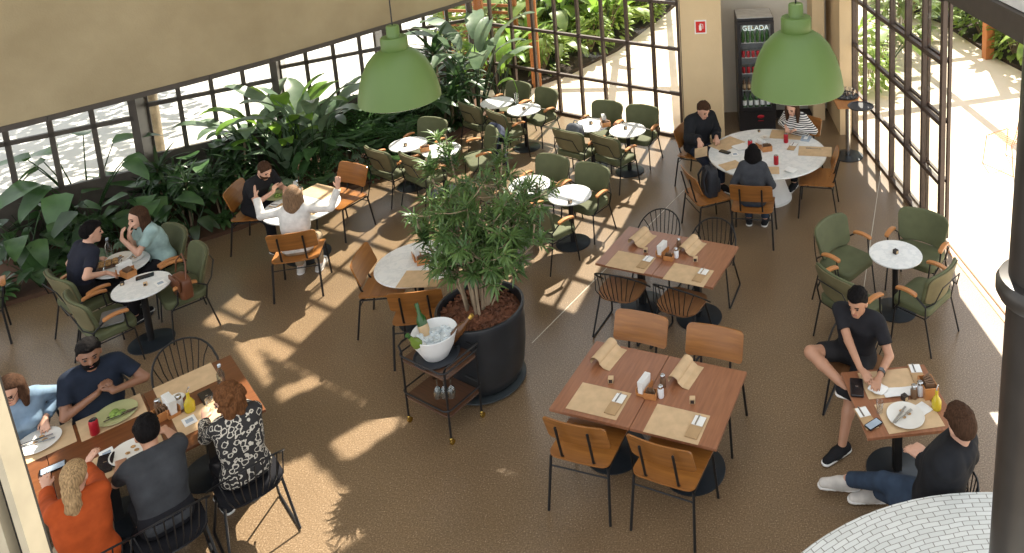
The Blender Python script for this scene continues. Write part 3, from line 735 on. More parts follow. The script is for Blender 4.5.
# --- four armchairs by the door
EC = V2(2.327, 8.56)
small_table(EC, 0, 'small round table by the open door with four green armchairs around', 'small round marble tables')
for (sp, bp), l in zip([((845, 262), (828, 232)), ((917, 255), (926, 222)), ((924, 297), (950, 282)), ((850, 303), (828, 292))],
                       ['green armchair left of the round table by the door, farther one', 'green armchair behind the round table by the door, next to the window end', 'green armchair right of the round table by the door, nearest the floor rails', 'green armchair directly behind the man in the black shirt']):
    p = at(*sp, .46); b = at(*bp, .72); f = (p - b); f.z = 0; f.normalize(); f = (f + (EC - V2(p.x, p.y)).normalized() * .8).normalized()
    armchair(V2(p.x, p.y), rz_of(f), l, G_)
# --- mid round tables with plywood chairs
TF = V2(-5.37, 10.35); TG = V2(-3.28, 8.80)
mid_table(TF, 0, 'round marble table of the man in black and the woman in white', 'round marble tables with plywood chairs'); mid_table(TG, 0, 'round marble table just left of the potted tree', 'round marble tables with plywood chairs')
def chair_px(sp, bp, lab, grp='plywood chairs', kind=None):
    p = at(*sp, .455); b = at(*bp, .70); f = V2(p.x - b.x, p.y - b.y); f.normalize(); (kind or wood_chair)(V2(p.x, p.y), rz_of(f), lab, grp)
_p = at(257, 212, .5); wood_chair(V2(_p.x, _p.y), rz_of((1, .06)), 'plywood chair of the man in the black T-shirt, against the plants', 'plywood chairs')
wood_chair(V2(-5.10, 10.98), rz_of((-.44, -.9)), 'empty orange plywood chair behind the table of the woman in white', 'plywood chairs')
chair_px((297, 246), (295, 241), 'plywood chair of the woman in the white shirt') if False else wood_chair(V2(-5.07, 9.56), rz_of((-.22, 1)), 'plywood chair of the woman in the white shirt', 'plywood chairs')
wood_chair(V2(-3.66, 8.74), rz_of((1, .05)), 'empty plywood chair left of the round table by the potted tree', 'plywood chairs')
wood_chair(V2(-3.07, 8.20), rz_of((-.12, 1)), 'plywood chair behind the bar cart, seen from its back', 'plywood chairs')
# --- the big round table
TBG = V2(1.162, 11.456)
r = thing('large_round_table', 'large round white marble table below the right lamp', 'table', TBG)
mb = MB(); R_ = .887; mb.lathe([(0, TZ - .03), (R_ - .01, TZ - .03), (R_, TZ - .02), (R_, TZ - .006), (R_ - .006, TZ), (0, TZ)], 80, cap=False); obj('table_top', mb, 'marble', r)
mb = MB(); mb.lathe([(.36, 0), (.36, .02), (.34, .03), (.20, .45), (.17, TZ - .03)], 48); obj('pedestal', mb, 'bowl_white', r)
wood_chair(V2(.22, 10.62), rz_of((.93, .38)), 'plywood chair with a black backpack on its seat at the large round table', 'plywood chairs')
wood_chair(V2(.84, 10.30), rz_of((.2, 1)), 'plywood chair of the woman in the grey jacket', 'plywood chairs')
wood_chair(V2(1.84, 11.00), rz_of((-.95, .22)), 'empty plywood chair right of the large round table', 'plywood chairs')
wood_chair(V2(1.73, 12.12), rz_of((-.6, -.85)), 'plywood chair of the woman in the striped top', 'plywood chairs')
wood_chair(V2(.13, 12.06), rz_of((.9, -.45)), 'plywood chair of the man in the black jacket', 'plywood chairs')
# --- the long table lower left
LE = V2(-4.30, 6.86); LA = V2(-.725, -.689).normalized(); LN = V2(LA.y, -LA.x)      # LN points to the far side
if LN.y < 0: LN = -LN
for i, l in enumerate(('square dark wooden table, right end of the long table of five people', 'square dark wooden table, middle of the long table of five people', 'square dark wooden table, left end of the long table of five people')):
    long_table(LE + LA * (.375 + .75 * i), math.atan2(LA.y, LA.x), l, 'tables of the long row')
def long_seat(t, side, d): return LE + LA * t + LN * (side * d)
LS = dict(empty=(.36, 1, .70), navy=(1.07, 1, .76), denim=(1.62, 1, .78), blouse=(.31, -1, 1.0), grey=(.90, -1, 1.06), orange=(1.40, -1, 1.06))
for k, l in dict(empty='empty black wire chair on the far side of the long table', navy='wire chair of the man in the navy T-shirt', denim='wire chair of the woman in the denim shirt',
                 blouse='wire chair of the woman in the patterned blouse', grey='wire chair of the man in the dark grey T-shirt', orange='wire chair of the woman in the orange sweater').items():
    t, s_, d = LS[k]; wire_dark(long_seat(t, s_, d), rz_of(LN * -s_), l, 'black wire chairs')
# a chair at the left edge of the picture
armchair(at(-22, 345, 0), rz_of((-.5, .6)), 'green armchair cut by the left edge of the picture', G_)
# chairs of the two men
M1 = V2(1.52, 7.02); M2 = V2(1.72, 5.30)
wire_chair(M1 + V2(.02, .02), rz_of((-.45, -.9)), 'wire chair of the man in the black shirt and shorts', 'black wire chairs')
wire_chair(M2 + V2(.03, -.02), rz_of((-.95, .25)), 'wire chair of the man in the black jacket and jeans', 'black wire chairs')
# --- service table by the right window
sv = at(848, 156, 0)
r = thing('service_table', 'square wooden service table with trays of glasses by the right window', 'table', sv)
mb = MB(); mb.box((-.02, -.05, 1.02), (.46, .75, .03)); obj('table_top', mb, 'orange_wood', r, smooth=False, bevel=.003)
mb = MB(); mb.lathe([(.04, .01), (.04, 1.0)], 20); obj('column', mb, 'steel', r)
mb = MB(); mb.lathe([(0, 0), (.25, 0), (.25, .012), (.05, .025)], 40, cap=False); obj('base', mb, 'dark_base', r)
def mk_tray(R):
    def mk():
        r = thing('round_tray', '', 'tray')
        mb = MB(); mb.lathe([(0, 0), (R - .02, 0), (R, .022), (R - .006, .024), (R - .024, .006), (0, .006)], 44, cap=False); obj('tray_body', mb, 'tray_black', r); return r
    return mk
tray = Kind(mk_tray(.21))
TY = sv.z + 1.036
q1 = at(862, 107, TY); q2 = at(849, 97, TY)
tray(V2(q1.x - .02, q1.y) + Vector((0, 0, TY)), 0, 'empty round black tray at the near edge of the service table', 'trays on the service table')
tray(V2(q2.x - .04, q2.y + .04) + Vector((0, 0, TY)), 0, 'round black tray full of drinking glasses on the service table', 'trays on the service table')
def mk_tumbler():
    r = thing('drinking_glass', '', 'glass')
    mb = MB(); mb.lathe([(0, .002), (.026, .002), (.034, .12), (.032, .12), (.0245, .01), (0, .01)], 16, cap=False); obj('glass_body', mb, 'drinking_glass', r); return r
tumbler = Kind(mk_tumbler)
for i in range(9):
    a = i * 2 * PI / 8; rr = .125 if i < 8 else 0
    tumbler((q2.x - .04 + rr * math.cos(a), q2.y + .04 + rr * math.sin(a), TY + .007), 0, 'clear drinking glass on the tray of the service table', 'glasses on the service table')
# dark rack in the recess
r = thing('bottle_rack', 'dark open rack standing behind the woman in the striped top', 'rack', (2.0, 14.62, 0))
for x in (-.36, .36): mb = MB(); mb.box((x, 0, .50), (.03, .34, 1.0)); obj('side_panel', mb, 'dark_shelf', r, smooth=False)
for z in (.06, .42, .72, .985): mb = MB(); mb.box((0, 0, z), (.69, .34, .025)); obj('shelf', mb, 'dark_shelf', r, smooth=False)
for k in range(5): b_wine((1.74 + .13 * k, 14.62, .4335), .2 * k, 'wine bottle with a white label standing in the dark rack', 'bottles in the dark rack', .8)
# ---------------------------------------------------------------- plants
def blade(mb, base, dirv, nrm, L, Wd, prof, droop=0.5, n=6, fold=0.12, wave=0.0):
    """one leaf blade: a folded strip that bends down along its length"""
    p = Vector(base); d = Vector(dirv).normalized(); u = Vector(nrm); u = (u - d * u.dot(d))
    if u.length < 1e-4: u = d.orthogonal()
    u.normalize(); side = d.cross(u); vs = []; st = L / n; ax = side
    for i in range(n + 1):
        t = i / n; w = Wd * prof(t) / 2
        off = u * (fold * w) + u * (wave * math.sin(9 * t) * w)
        vs += [p - side * w + off, p, p + side * w + off]
        q = Matrix.Rotation(-droop / n, 3, ax); d = q @ d; u = q @ u; p = p + d * st
    fs = []
    for i in range(n):
        a = i * 3; fs += [(a, a + 1, a + 4, a + 3), (a + 1, a + 2, a + 5, a + 4)]
    mb.add(vs, fs)
heart = lambda t: (min(1, t * 5 + .35)) * (1 - t ** 1.8) ** .8 if t < 1 else 0.02
lance = lambda t: max(0.02, math.sin(PI * min(1, t * .93 + .05)) ** .7)
strap = lambda t: max(0.02, (1 - t ** 3) * min(1, .5 + t * 4))
def arc(base, az, tilt, L, droop, n=6):
    p = Vector(base); pts = [p]; th = tilt
    for i in range(n):
        d = Vector((math.cos(az) * math.sin(th), math.sin(az) * math.sin(th), math.cos(th))); p = p + d * (L / n); pts.append(p); th += droop / n
    return pts, d
def mk_plant(name, seed, leafm, style, stemm='leaf_dark'):
    def mk():
        R = random.Random(seed); r = thing(name, '', 'plant'); fo = MB(); sm = MB()
        if style == 'broad':
            for i in range(15):
                az = i * 2.4 + R.uniform(-.3, .3); h = R.uniform(.45, 1.15)
                pts, d = arc((.04 * math.cos(az), .04 * math.sin(az), 0), az, R.uniform(.08, .5), h, R.uniform(.3, .7))
                sm.tube(pts, [.011] * 4 + [.008, .007, .006], 5)
                hd = Vector((math.cos(az), math.sin(az), R.uniform(-.5, .25))); L = R.uniform(.36, .58)
                blade(fo, pts[-1], hd, Vector((0, 0, 1)), L, L * R.uniform(.55, .75), heart, R.uniform(.5, 1.1), 7, .16, .08)
        elif style == 'paddle':
            for i in range(12):
                az = i * 2.4 + R.uniform(-.3, .3); h = R.uniform(.6, 1.15)
                pts, d = arc((.05 * math.cos(az), .05 * math.sin(az), 0), az, R.uniform(.05, .35), h, R.uniform(.1, .4))
                sm.tube(pts, [.014] * 4 + [.010, .009, .008], 5)
                blade(fo, pts[-1], d, Vector((-math.cos(az), -math.sin(az), .6)), R.uniform(.6, .85), R.uniform(.19, .27), lance, R.uniform(.7, 1.7), 8, .25, .12)
        elif style == 'palm':
            for i in range(13):
                az = i * 2.4 + R.uniform(-.3, .3); pts, d = arc((.03 * math.cos(az), .03 * math.sin(az), 0), az, R.uniform(.1, .7), R.uniform(.8, 1.25), R.uniform(.7, 1.3), 12)
                sm.tube(pts, .006, 4)
                for k in range(3, 13):
                    t = (pts[k] - pts[k - 1]).normalized(); sd = t.cross(Vector((0, 0, 1))).normalized()
                    for s_ in (-1, 1):
                        blade(fo, pts[k], sd * s_ + t * .7, t.cross(sd * s_) * s_ + Vector((0, 0, 1)), .30 * (1 - .4 * abs(k - 7) / 6), .032, lance, R.uniform(.4, 1.0), 4, .3)
        elif style == 'strap':
            for c in range(3):
                cx, cy = .14 * math.cos(c * 2.1), .14 * math.sin(c * 2.1); hh = R.uniform(.35, .95)
                sm.tube([(cx * .4, cy * .4, 0), (cx, cy, hh)], .018, 6)
                for i in range(24):
                    az = i * 2.4; el = R.uniform(.25, 1.45)
                    blade(fo, (cx, cy, hh - .004 * i), (math.cos(az) * math.sin(el), math.sin(az) * math.sin(el), math.cos(el)), Vector((0, 0, 1)) - Vector((math.cos(az), math.sin(az), 0)) * .5, R.uniform(.40, .62), .056, strap, R.uniform(.6, 1.6), 6, .3)
        elif style == 'fern':
            for i in range(34):
                az = i * 2.4; el = R.uniform(.5, 1.25); d = (math.cos(az) * math.sin(el), math.sin(az) * math.sin(el), math.cos(el))
                h = R.uniform(.06, .25); sm.tube([(0, 0, 0), (.05 * math.cos(az), .05 * math.sin(az), h)], .006, 4)
                blade(fo, (.05 * math.cos(az), .05 * math.sin(az), h), d, (0, 0, 1), R.uniform(.3, .5), R.uniform(.09, .15), lance, R.uniform(.6, 1.4), 6, .2, .25)
        elif style == 'lobed':
            for i in range(12):
                az = i * 2.4; pts, d = arc((0, 0, 0), az, R.uniform(.15, .7), R.uniform(.35, .75), .5, 5); sm.tube(pts, .008, 5)
                for k in range(-3, 4):
                    a2 = az + k * .42
                    blade(fo, pts[-1], (math.cos(a2), math.sin(a2), -.15), (0, 0, 1), R.uniform(.20, .28) * (1 - .05 * abs(k)), .065, lance, .6, 4, .15)
        elif style == 'bush':
            for i in range(300):
                ph = R.uniform(0, 2 * PI); z = R.uniform(.1, 1); rr = .52 * math.sqrt(max(0.05, 1 - (z - .45) ** 2 * 2.2)) * R.uniform(.65, 1.05)
                p = Vector((rr * math.cos(ph), rr * math.sin(ph), z * 1.15))
                d = Vector((math.cos(ph), math.sin(ph), R.uniform(-.3, .9)))
                blade(fo, p, d, (0, 0, 1), R.uniform(.14, .30), R.uniform(.06, .12), lance, R.uniform(.4, 1.2), 4, .2)
            for i in range(14):
                ph = i * 2.4; sm.tube([(0, 0, 0), (.2 * math.cos(ph), .2 * math.sin(ph), .5), (.4 * math.cos(ph), .4 * math.sin(ph), .9)], .008, 4)
        obj('stems', sm, stemm, r); obj('foliage', fo, leafm, r)
        return r
    return mk
K = {}
for i in range(2):
    K['broad%d' % i] = Kind(mk_plant('broad_leaved_plant', 11 + i, 'leaf_broad', 'broad')); K['paddle%d' % i] = Kind(mk_plant('paddle_leaved_plant', 21 + i, 'leaf_grey', 'paddle'))
    K['palm%d' % i] = Kind(mk_plant('lady_palm', 31 + i, 'leaf_broad', 'palm')); K['strap%d' % i] = Kind(mk_plant('strap_leaved_plant', 41 + i, 'leaf_dark', 'strap', 'trunk'))
    K['fern%d' % i] = Kind(mk_plant('low_fern', 51 + i, 'leaf_broad', 'fern')); K['lobed%d' % i] = Kind(mk_plant('lobed_leaf_plant', 61 + i, 'leaf_grey', 'lobed'))
    K['dark%d' % i] = Kind(mk_plant('broad_leaved_plant', 71 + i, 'leaf_dark', 'broad'))
    K['lime%d' % i] = Kind(mk_plant('paddle_leaved_plant', 81 + i, 'leaf_lime', 'paddle'))
    K['bush%d' % i] = Kind(mk_plant('garden_bush', 91 + i, 'leaf_garden', 'bush', 'trunk')); K['gpalm%d' % i] = Kind(mk_plant('garden_palm', 101 + i, 'leaf_garden', 'palm')); K['gpad%d' % i] = Kind(mk_plant('garden_paddle_plant', 111 + i, 'leaf_lime', 'paddle'))
    K['gbroad%d' % i] = Kind(mk_plant('garden_broad_leaved_plant', 121 + i, 'leaf_garden', 'broad'))
ORD = ['first', 'second', 'third', 'fourth', 'fifth', 'sixth', 'seventh', 'eighth', 'ninth', 'tenth', 'eleventh', 'twelfth', 'thirteenth', 'fourteenth', 'fifteenth', 'sixteenth', 'seventeenth', 'eighteenth', 'nineteenth', 'twentieth']
def smp(line, n, k):
    """k-th of n points evenly along a polyline"""
    P = [Vector((*p, 0)) for p in line]; Ls = [(P[i + 1] - P[i]).length for i in range(len(P) - 1)]; t = sum(Ls) * (k + .5) / n
    for i, l in enumerate(Ls):
        if t <= l: return P[i].lerp(P[i + 1], t / l)
        t -= l
    return P[-1]
RP = random.Random(3); cnt = 0
ROWS = [('back plant row by the windows', [(-9.4, 10.45), (-8.35, 11.15), (-7.2, 12.35), (-6.0, 13.7), (-5.25, 14.8), (-4.75, 15.9)],
         'dark0 broad0 dark1 broad1 strap0 strap1 broad0 strap0 paddle1 lime0 paddle0 paddle1 palm0 palm1 palm0 strap0 palm1 paddle0 strap1 palm1'.split(), (.72, 1.0)),
        ('middle plant row', [(-9.2, 9.8), (-8.2, 10.5), (-7.1, 11.75), (-5.9, 12.9), (-5.0, 14.1), (-4.45, 15.5)],
         'broad1 dark0 strap1 dark1 broad0 strap0 strap1 strap0 lobed0 paddle0 broad1 lobed1 palm0 fern1 palm1 broad0 strap0 lime1 broad1'.split(), (.62, .88)),
        ('front plant row', [(-9.2, 9.35), (-8.0, 10.2), (-7.15, 11.0), (-6.5, 11.75), (-5.3, 12.75), (-4.7, 13.7), (-4.25, 14.9)],
         'fern0 dark1 fern1 lobed0 fern0 dark0 fern1 lobed1 fern0 palm0 lobed0 fern1 palm1 fern0 lobed1 broad0 fern1'.split(), (.50, .72))]
DESC = dict(dark='dark broad-leaved plant', broad='broad-leaved green plant', paddle='grey-green paddle plant', lime='lime green paddle-leaved plant', palm='feathery lady palm', strap='strap-leaved dark plant', fern='low leafy fern', lobed='pale lobed-leaf plant')
for rowname, line, kinds, (s0, s1) in ROWS:
    n = len(kinds)
    for k, kd in enumerate(kinds):
        p = smp(line, n, k) + Vector((RP.uniform(-.1, .1), RP.uniform(-.1, .1), .05))
        K[kd](p, RP.uniform(0, 6.28), '%s in the %s, %s from the left' % (DESC[kd[:-1]], rowname, ORD[k]), 'plants below the left windows', RP.uniform(s0, s1) * (.72 if k < 4 and 'back' in rowname else 1))
# individual plants that stand out
for kd, px, z, s_, lab in [('broad0', (92, 232), 0.05, 1.25, 'tall broad-leaved plant arching up before the left window behind the woman in teal'),
                       ('paddle0', (318, 180), .05, 1.22, 'tall paddle-leaved plant behind the empty orange chair'),
                       ('lime0', (292, 176), .05, 1.12, 'bright lime paddle-leaved plant behind the man in the black T-shirt'),
                       ('strap0', (452, 125), .05, 1.6, 'tall dark strap-leaved plant in the corner of the windows'),
                       ('paddle1', (478, 118), .05, 1.45, 'tall paddle-leaved plant at the corner of the back window'),
                       ('lime1', (500, 100), .05, 1.0, 'young lime paddle-leaved plant before the back window')]:
    K[kd](at(*px, z), 1.0, lab, 'plants below the left windows', s_)

# ---------------------------------------------------------------- outside: garden, pergola, street
mb = MB(); mb.prism([(-6.0, 17.7), (-4.6, 16.9), (-3.4, 16.85), (-2.7, 17.6), (-1.7, 19.3), (-.7, 22.2), (0.5, 26), (0.5, 30), (-7.0, 30)], -.04, .06); struct('garden_bed', mb, 'soil')
mb = MB(); mb.prism([(6.75, 20.6), (6.95, 18.0), (7.25, 16.4), (7.9, 12.5), (11, 12.5), (11, 22), (9, 27), (5.2, 24.8)], -.04, .06); struct('garden_bed_side', mb, 'soil')
RP = random.Random(5); k = 0
for row, (line, n, kinds, s0, s1) in enumerate([([(-4.9, 17.8), (-3.5, 17.7), (-2.6, 18.9), (-1.6, 20.9), (-.8, 23.4)], 13, ['bush0', 'gpad0', 'bush1', 'gbroad0', 'gpalm0'], .8, 1.15),
                                                ([(-5.6, 19.2), (-3.6, 19.3), (-2.7, 21.0), (-1.7, 23.2), (-.6, 26)], 12, ['gpalm1', 'bush0', 'gbroad1', 'gpad1', 'bush1'], 1.3, 1.8),
                                                ([(-6.2, 21.5), (-4.2, 21.5), (-3.2, 23.5), (-2.0, 26.0), (1.5, 28.5), (4.5, 27.5)], 13, ['bush1', 'gpalm0', 'bush0', 'gpad0'], 1.9, 2.5)]):
    for i in range(n):
        kd = kinds[i % len(kinds)]; p = smp(line, n, i) + Vector((RP.uniform(-.2, .2), RP.uniform(-.2, .2), .04))
        K[kd](p, RP.uniform(0, 6), 'sunlit %s in the garden behind the back window, %s row, %s from the left' % ({'bush': 'bush', 'gpad': 'paddle plant', 'gbro': 'broad-leaved plant', 'gpal': 'palm'}[kd[:4]], ('front', 'middle', 'rear')[row], ORD[i]), 'plants of the garden behind', RP.uniform(s0, s1))
for row, (line, n, s0, s1) in enumerate([([(5.6, 24.0), (6.95, 20.2), (7.2, 18.0), (7.5, 16.4), (8.2, 13.0)], 14, .85, 1.1), ([(6.4, 25.0), (7.9, 20.5), (8.3, 17.0), (9.0, 13.2)], 10, 1.3, 1.7)]):
    for i in range(n):
        kd = ['gbroad0', 'bush0', 'gpad1', 'bush1', 'gbroad1'][(i + row) % 5]; p = smp(line, n, i) + Vector((RP.uniform(-.15, .15), RP.uniform(-.15, .15), .04))
        K[kd](p, RP.uniform(0, 6), 'sunlit %s beyond the terrace at the upper right, %s row, %s from the window' % ({'bush': 'bush', 'gpad': 'paddle plant', 'gbro': 'broad-leaved plant'}[kd[:4]], ('front', 'rear')[row], ORD[i]), 'plants beyond the terrace', RP.uniform(s0, s1))
for q, kd, sc_, l in (((3.7, 15.9), 'bush0', .9, 'garden bush just behind the first panes of the right window'), ((4.5, 17.3), 'gbroad1', 1.1, 'broad-leaved garden plant seen through the top of the right window'), ((3.4, 16.9), 'gpad0', 1.0, 'paddle plant growing behind the wall recess outside'), ((5.3, 19.2), 'bush1', 1.3, 'larger garden bush far behind the right window')):
    K[kd](Vector((*q, -.02)), 1.0, l, 'plants of the garden behind', sc_)
def mk_post():
    r = thing('pergola_post', '', 'post'); mb = MB(); mb.box((0, 0, 1.55), (.20, .20, 3.1)); obj('timber', mb, 'pergola_wood', r, smooth=False, bevel=.008); return r
ppost = Kind(mk_post)
for q, l in (((-3.30, 17.0), 'orange timber pergola post just behind the back window, the widest seen through it'), ((-1.70, 21.7), 'orange timber pergola post far behind the back window, right one'), ((-4.6, 17.6), 'orange timber pergola post behind the corner of the back window'), ((6.85, 17.6), 'orange timber pergola post beside the bushes at the upper right')):
    ppost((*q, -.02), .1, l, 'pergola posts')
def beam3(a, b, name, lab):
    mb = MB(); mb.bar((*a, 3.16), (*b, 3.16), .14, .16); tag(obj(name, mb, 'pergola_wood', smooth=False), lab, 'beam', 'pergola beams over the terrace')
SH = lambda q: (q[0] - SUN_DX * 3.1, q[1] - SUN_DY * 3.1)
for i, (a, b) in enumerate([((2.0, 14.2), (8.2, 15.7)), ((2.5, 16.7), (7.6, 18.0)), ((6.2, 20.5), (7.3, 10.5)), ((5.0, 18.5), (5.9, 9.5)), ((-.48, 24.0), (-.15, 13.0)), ((-1.75, 21.0), (-1.5, 14.2)), ((-3.4, 16.75), (1.8, 16.4))]):
    beam3(SH(a), SH(b), 'pergola_beam', 'timber pergola beam over the terrace, %s of seven counted from the right' % ORD[i])
# slatted screen outside the corner
r = thing('slatted_screen', 'slatted timber screen outside the corner of the windows', 'screen', (-4.8, 18.4, 0), -.3)
for k in range(14): mb = MB(); mb.box((0, 0, .35 + .17 * k), (1.9, .03, .07)); obj('slat', mb, 'pergola_wood', r, smooth=False)
for x in (-.93, .93): mb = MB(); mb.box((x, .03, 1.35), (.08, .08, 2.7)); obj('upright', mb, 'pergola_wood', r, smooth=False)
# street tree with its crown above the picture, white post
def street_tree(x, y, h, lab, seed, rad=2.6):
    R = random.Random(seed); r = thing('street_tree', lab, 'tree', (x, y, -.15)); mb = MB(); mb.tube([(0, 0, 0), (.05, .02, h * .3), (-.05, .05, h * .6), (.1, 0, h)], [.20, .17, .15, .10], 12)
    obj('trunk', mb, 'tree_bark', r); fo = MB()
    for i in range(1500):
        ph = R.uniform(0, 2 * PI); q = R.random() ** .4; el = math.acos(R.uniform(-.5, 1)); p = Vector((rad * q * math.sin(el) * math.cos(ph), rad * q * math.sin(el) * math.sin(ph), h + .6 + rad * .6 * q * math.cos(el)))
        blade(fo, p, (R.uniform(-1, 1), R.uniform(-1, 1), R.uniform(-.5, .5)), (0, 0, 1), R.uniform(.22, .4), R.uniform(.12, .2), lance, .4, 3, .1)
    obj('crown', fo, 'leaf_tree', r)
street_tree(-10.05, 14.3, 5.2, 'street tree trunk behind the thick window post on the left', 1)
street_tree(-12.5, 19.5, 5.0, 'street tree whose crown shades the pavement beyond the left windows', 2, 3.2)
mb = MB(); mb.box((-8.6, 16.4, 1.4), (.22, .22, 3.1)); tag(obj('white_post', mb, 'white_post', smooth=False), 'white square post outside the left windows', 'post')
# wire chair on the terrace
r = thing('terrace_chair', 'copper wire chair on the sunny terrace, cut by the right column', 'chair', (5.15, 12.2, -.02), .5); r.scale = (1.15, 1.15, 1.1)
mb = MB()
for sx in (-1, 1): mb.tube([(sx * .22, .22, .45), (sx * .24, .26, 0), (sx * .24, -.26, 0), (sx * .22, -.2, .45)], .009); 
obj('sled_frame', mb, 'copper_wire', r)
mb = MB()
for i in range(9): x = -.2 + .05 * i; mb.tube([(x, .22, .45), (x, -.18, .44), (x * 1.1, -.26, .62), (x * 1.1, -.30, .86)], .006, 5)
mb.tube([(-.22, -.30, .86), (.22, -.30, .86)], .008); mb.tube([(-.2, .22, .45), (.2, .22, .45)], .008); obj('wire_seat', mb, 'copper_wire', r)

# ---------------------------------------------------------------- the big pot with its tree
PC = Vector((-2.27, 7.68, 0))
r = thing('plant_pot', 'large black planter pot full of bark chips in the middle of the room', 'pot', PC)
mb = MB(); mb.lathe([(0, .045), (.32, .045), (.37, .09), (.415, .22), (.442, .45), (.456, .82), (.462, .86), (.455, .88), (.43, .88), (.42, .85), (.405, .73), (0, .73)], 64, cap=False); obj('pot_body', mb, 'pot_black', r)
mb = MB(); mb.lathe([(0, 0), (.38, 0), (.42, .03), (.42, .045), (.39, .04), (0, .03)], 64, cap=False); obj('saucer', mb, 'saucer', r)
mb = MB(); mb.lathe([(.415, .79), (.3, .805), (.15, .815), (.0, .82)], 40, cap=False); R = random.Random(9)
for i in range(420):
    a = R.uniform(0, 6.28); q = .40 * math.sqrt(R.random()); mb.box((q * math.cos(a), q * math.sin(a), .815 + R.uniform(-.01, .02)), (R.uniform(.025, .07), R.uniform(.015, .035), R.uniform(.008, .02)), R.uniform(0, 3), R.uniform(-.5, .5), R.uniform(-.5, .5))
bk = obj('bark_chips', mb, 'bark', r, smooth=False); bk['kind'] = 'stuff'
r = thing('potted_tree', 'bushy many-stemmed tree with narrow leaves growing in the big black pot', 'tree', PC + Vector((0, .06, .78))); r.scale = (1.06, 1.06, 1.08)
R = random.Random(4); sm = MB(); fo = MB(); tips = []
for i in range(17):
    az = i * 2.4; q = R.uniform(.03, .17); b = Vector((q * math.cos(az), q * math.sin(az), 0)); H = R.uniform(.7, 1.25); sp = R.uniform(.10, .42)
    pts = [b, b + Vector((.04 * math.cos(az), .04 * math.sin(az), .25)), b + Vector((sp * .5 * math.cos(az), sp * .5 * math.sin(az), H * .6)), b + Vector((sp * math.cos(az), sp * math.sin(az), H))]
    sm.tube(pts, [.016, .014, .011, .007], 6)
    for j in range(9):
        f = R.uniform(.42, 1.0); k0 = min(2, int(f * 3)); p = pts[k0].lerp(pts[k0 + 1], f * 3 - k0); a2 = R.uniform(0, 6.28); L = R.uniform(.12, .36)
        q2 = p + Vector((math.cos(a2) * L, math.sin(a2) * L, R.uniform(.02, .26))); sm.tube([p, p.lerp(q2, .5) + Vector((0, 0, -.02)), q2], .005, 4); tips.append((q2, (q2 - p).normalized()))
    tips.append((pts[-1], Vector((0, 0, 1))))
def extra(pts, n):
    sm.tube(pts, .009, 5)
    for j in range(n): tips.append((Vector(pts[-1]) - (Vector(pts[-1]) - Vector(pts[-2])) * (.16 * j) + Vector((R.uniform(-.08, .08), R.uniform(-.08, .08), R.uniform(-.05, .05))), (Vector(pts[-1]) - Vector(pts[-2])).normalized()))
extra([(.08, 0, 0), (.3, -.05, .45), (.58, -.1, .72), (.62, -.12, .95)], 3); extra([(.05, .1, 0), (.25, .2, .6), (.55, .25, .95), (.60, .27, 1.18)], 3)
extra([(-.05, .1, 0), (-.12, .2, .7), (-.22, .25, 1.35), (-.28, .28, 1.72)], 6); extra([(-.08, .0, 0), (-.2, .1, .8), (-.40, .15, 1.3), (-.46, .18, 1.52)], 4); extra([(.06, .12, 0), (.16, .25, .8), (.24, .3, 1.3), (.27, .32, 1.58)], 4); extra([(-.1, 0, 0), (-.3, -.05, .5), (-.48, -.1, .85), (-.52, -.1, 1.05)], 5)
for p, d in tips:
    for k in range(21):
        az = k * 2.4; el = R.uniform(.3, 1.35); o = d.orthogonal().normalized(); o2 = d.cross(o)
        dv = d * math.cos(el) + (o * math.cos(az) + o2 * math.sin(az)) * math.sin(el)
        blade(fo, p - d * (.006 * k), dv, Vector((0, 0, 1)) + d * .3, R.uniform(.11, .17), R.uniform(.017, .026), lance, R.uniform(.2, .9), 3, .25)
obj('stems', sm, 'trunk', r); obj('foliage', fo, 'leaf_tree', r)
# ---------------------------------------------------------------- bar cart
CO = at(442, 372, .72); CO.z = 0
CU = V2(.58, -.36).normalized(); CA = math.atan2(CU.y, CU.x)
CO = V2(-2.55, 7.11)
r = thing('bar_cart', 'black metal bar cart on gold castors with two dark wooden shelves', 'cart', CO, CA)
for z in (.30, .70):
    mb = MB(); mb.panel(.62, .42, .018, .05, lambda x, y, zz: (x, y, z + zz)); obj('shelf', mb, 'walnut', r, bevel=.003)
    mb = MB(); q = [(-.31, -.21), (.31, -.21), (.31, .21), (-.31, .21)]
    rr = []
    for cx, cy, a0 in ((-.26, -.17, PI), (.26, -.17, 1.5 * PI), (.26, .17, 0), (-.26, .17, .5 * PI)):
        for j in range(5): a = a0 + PI / 2 * j / 4; rr.append((cx + .06 * math.cos(a), cy + .06 * math.sin(a), z + .075))
    mb.tube(rr, .009, 6, True); obj('guard_rail', mb, 'black_metal', r)
for sx in (-1, 1):
    for sy in (-1, 1):
        mb = MB(); mb.tube([(sx * .30, sy * .20, .07), (sx * .30, sy * .20, .80)], .0105); lg = obj('leg', mb, 'black_metal', r)
        mb = MB(); mb.lathe([(.012, .05), (.016, .055), (.016, .075), (.012, .08)], 12, (sx * .30, sy * .20, 0)); mb.tube([(sx * .30 - .012, sy * .20 + .012, .028), (sx * .30 + .012, sy * .20 + .012, .028)], .027, 16); obj('castor', mb, 'brass', lg)
    mb = MB(); mb.tube([(sx * .30, -.20, .79), (sx * .33, -.20, .845), (sx * .345, -.15, .855), (sx * .345, .15, .855), (sx * .33, .20, .845), (sx * .30, .20, .79)], .0105); obj('handle', mb, 'black_metal', r)
mb = MB()
for k in range(4): mb.tube([(.10 + .05 * k, -.16, .672), (.10 + .05 * k, .16, .672)], .005, 5)
obj('glass_rack', mb, 'black_metal', r)
def cart_pt(x, y, z): return CO + CU * x + V2(-CU.y, CU.x) * y + Vector((0, 0, z))
bp = cart_pt(-.03, .0, .710)
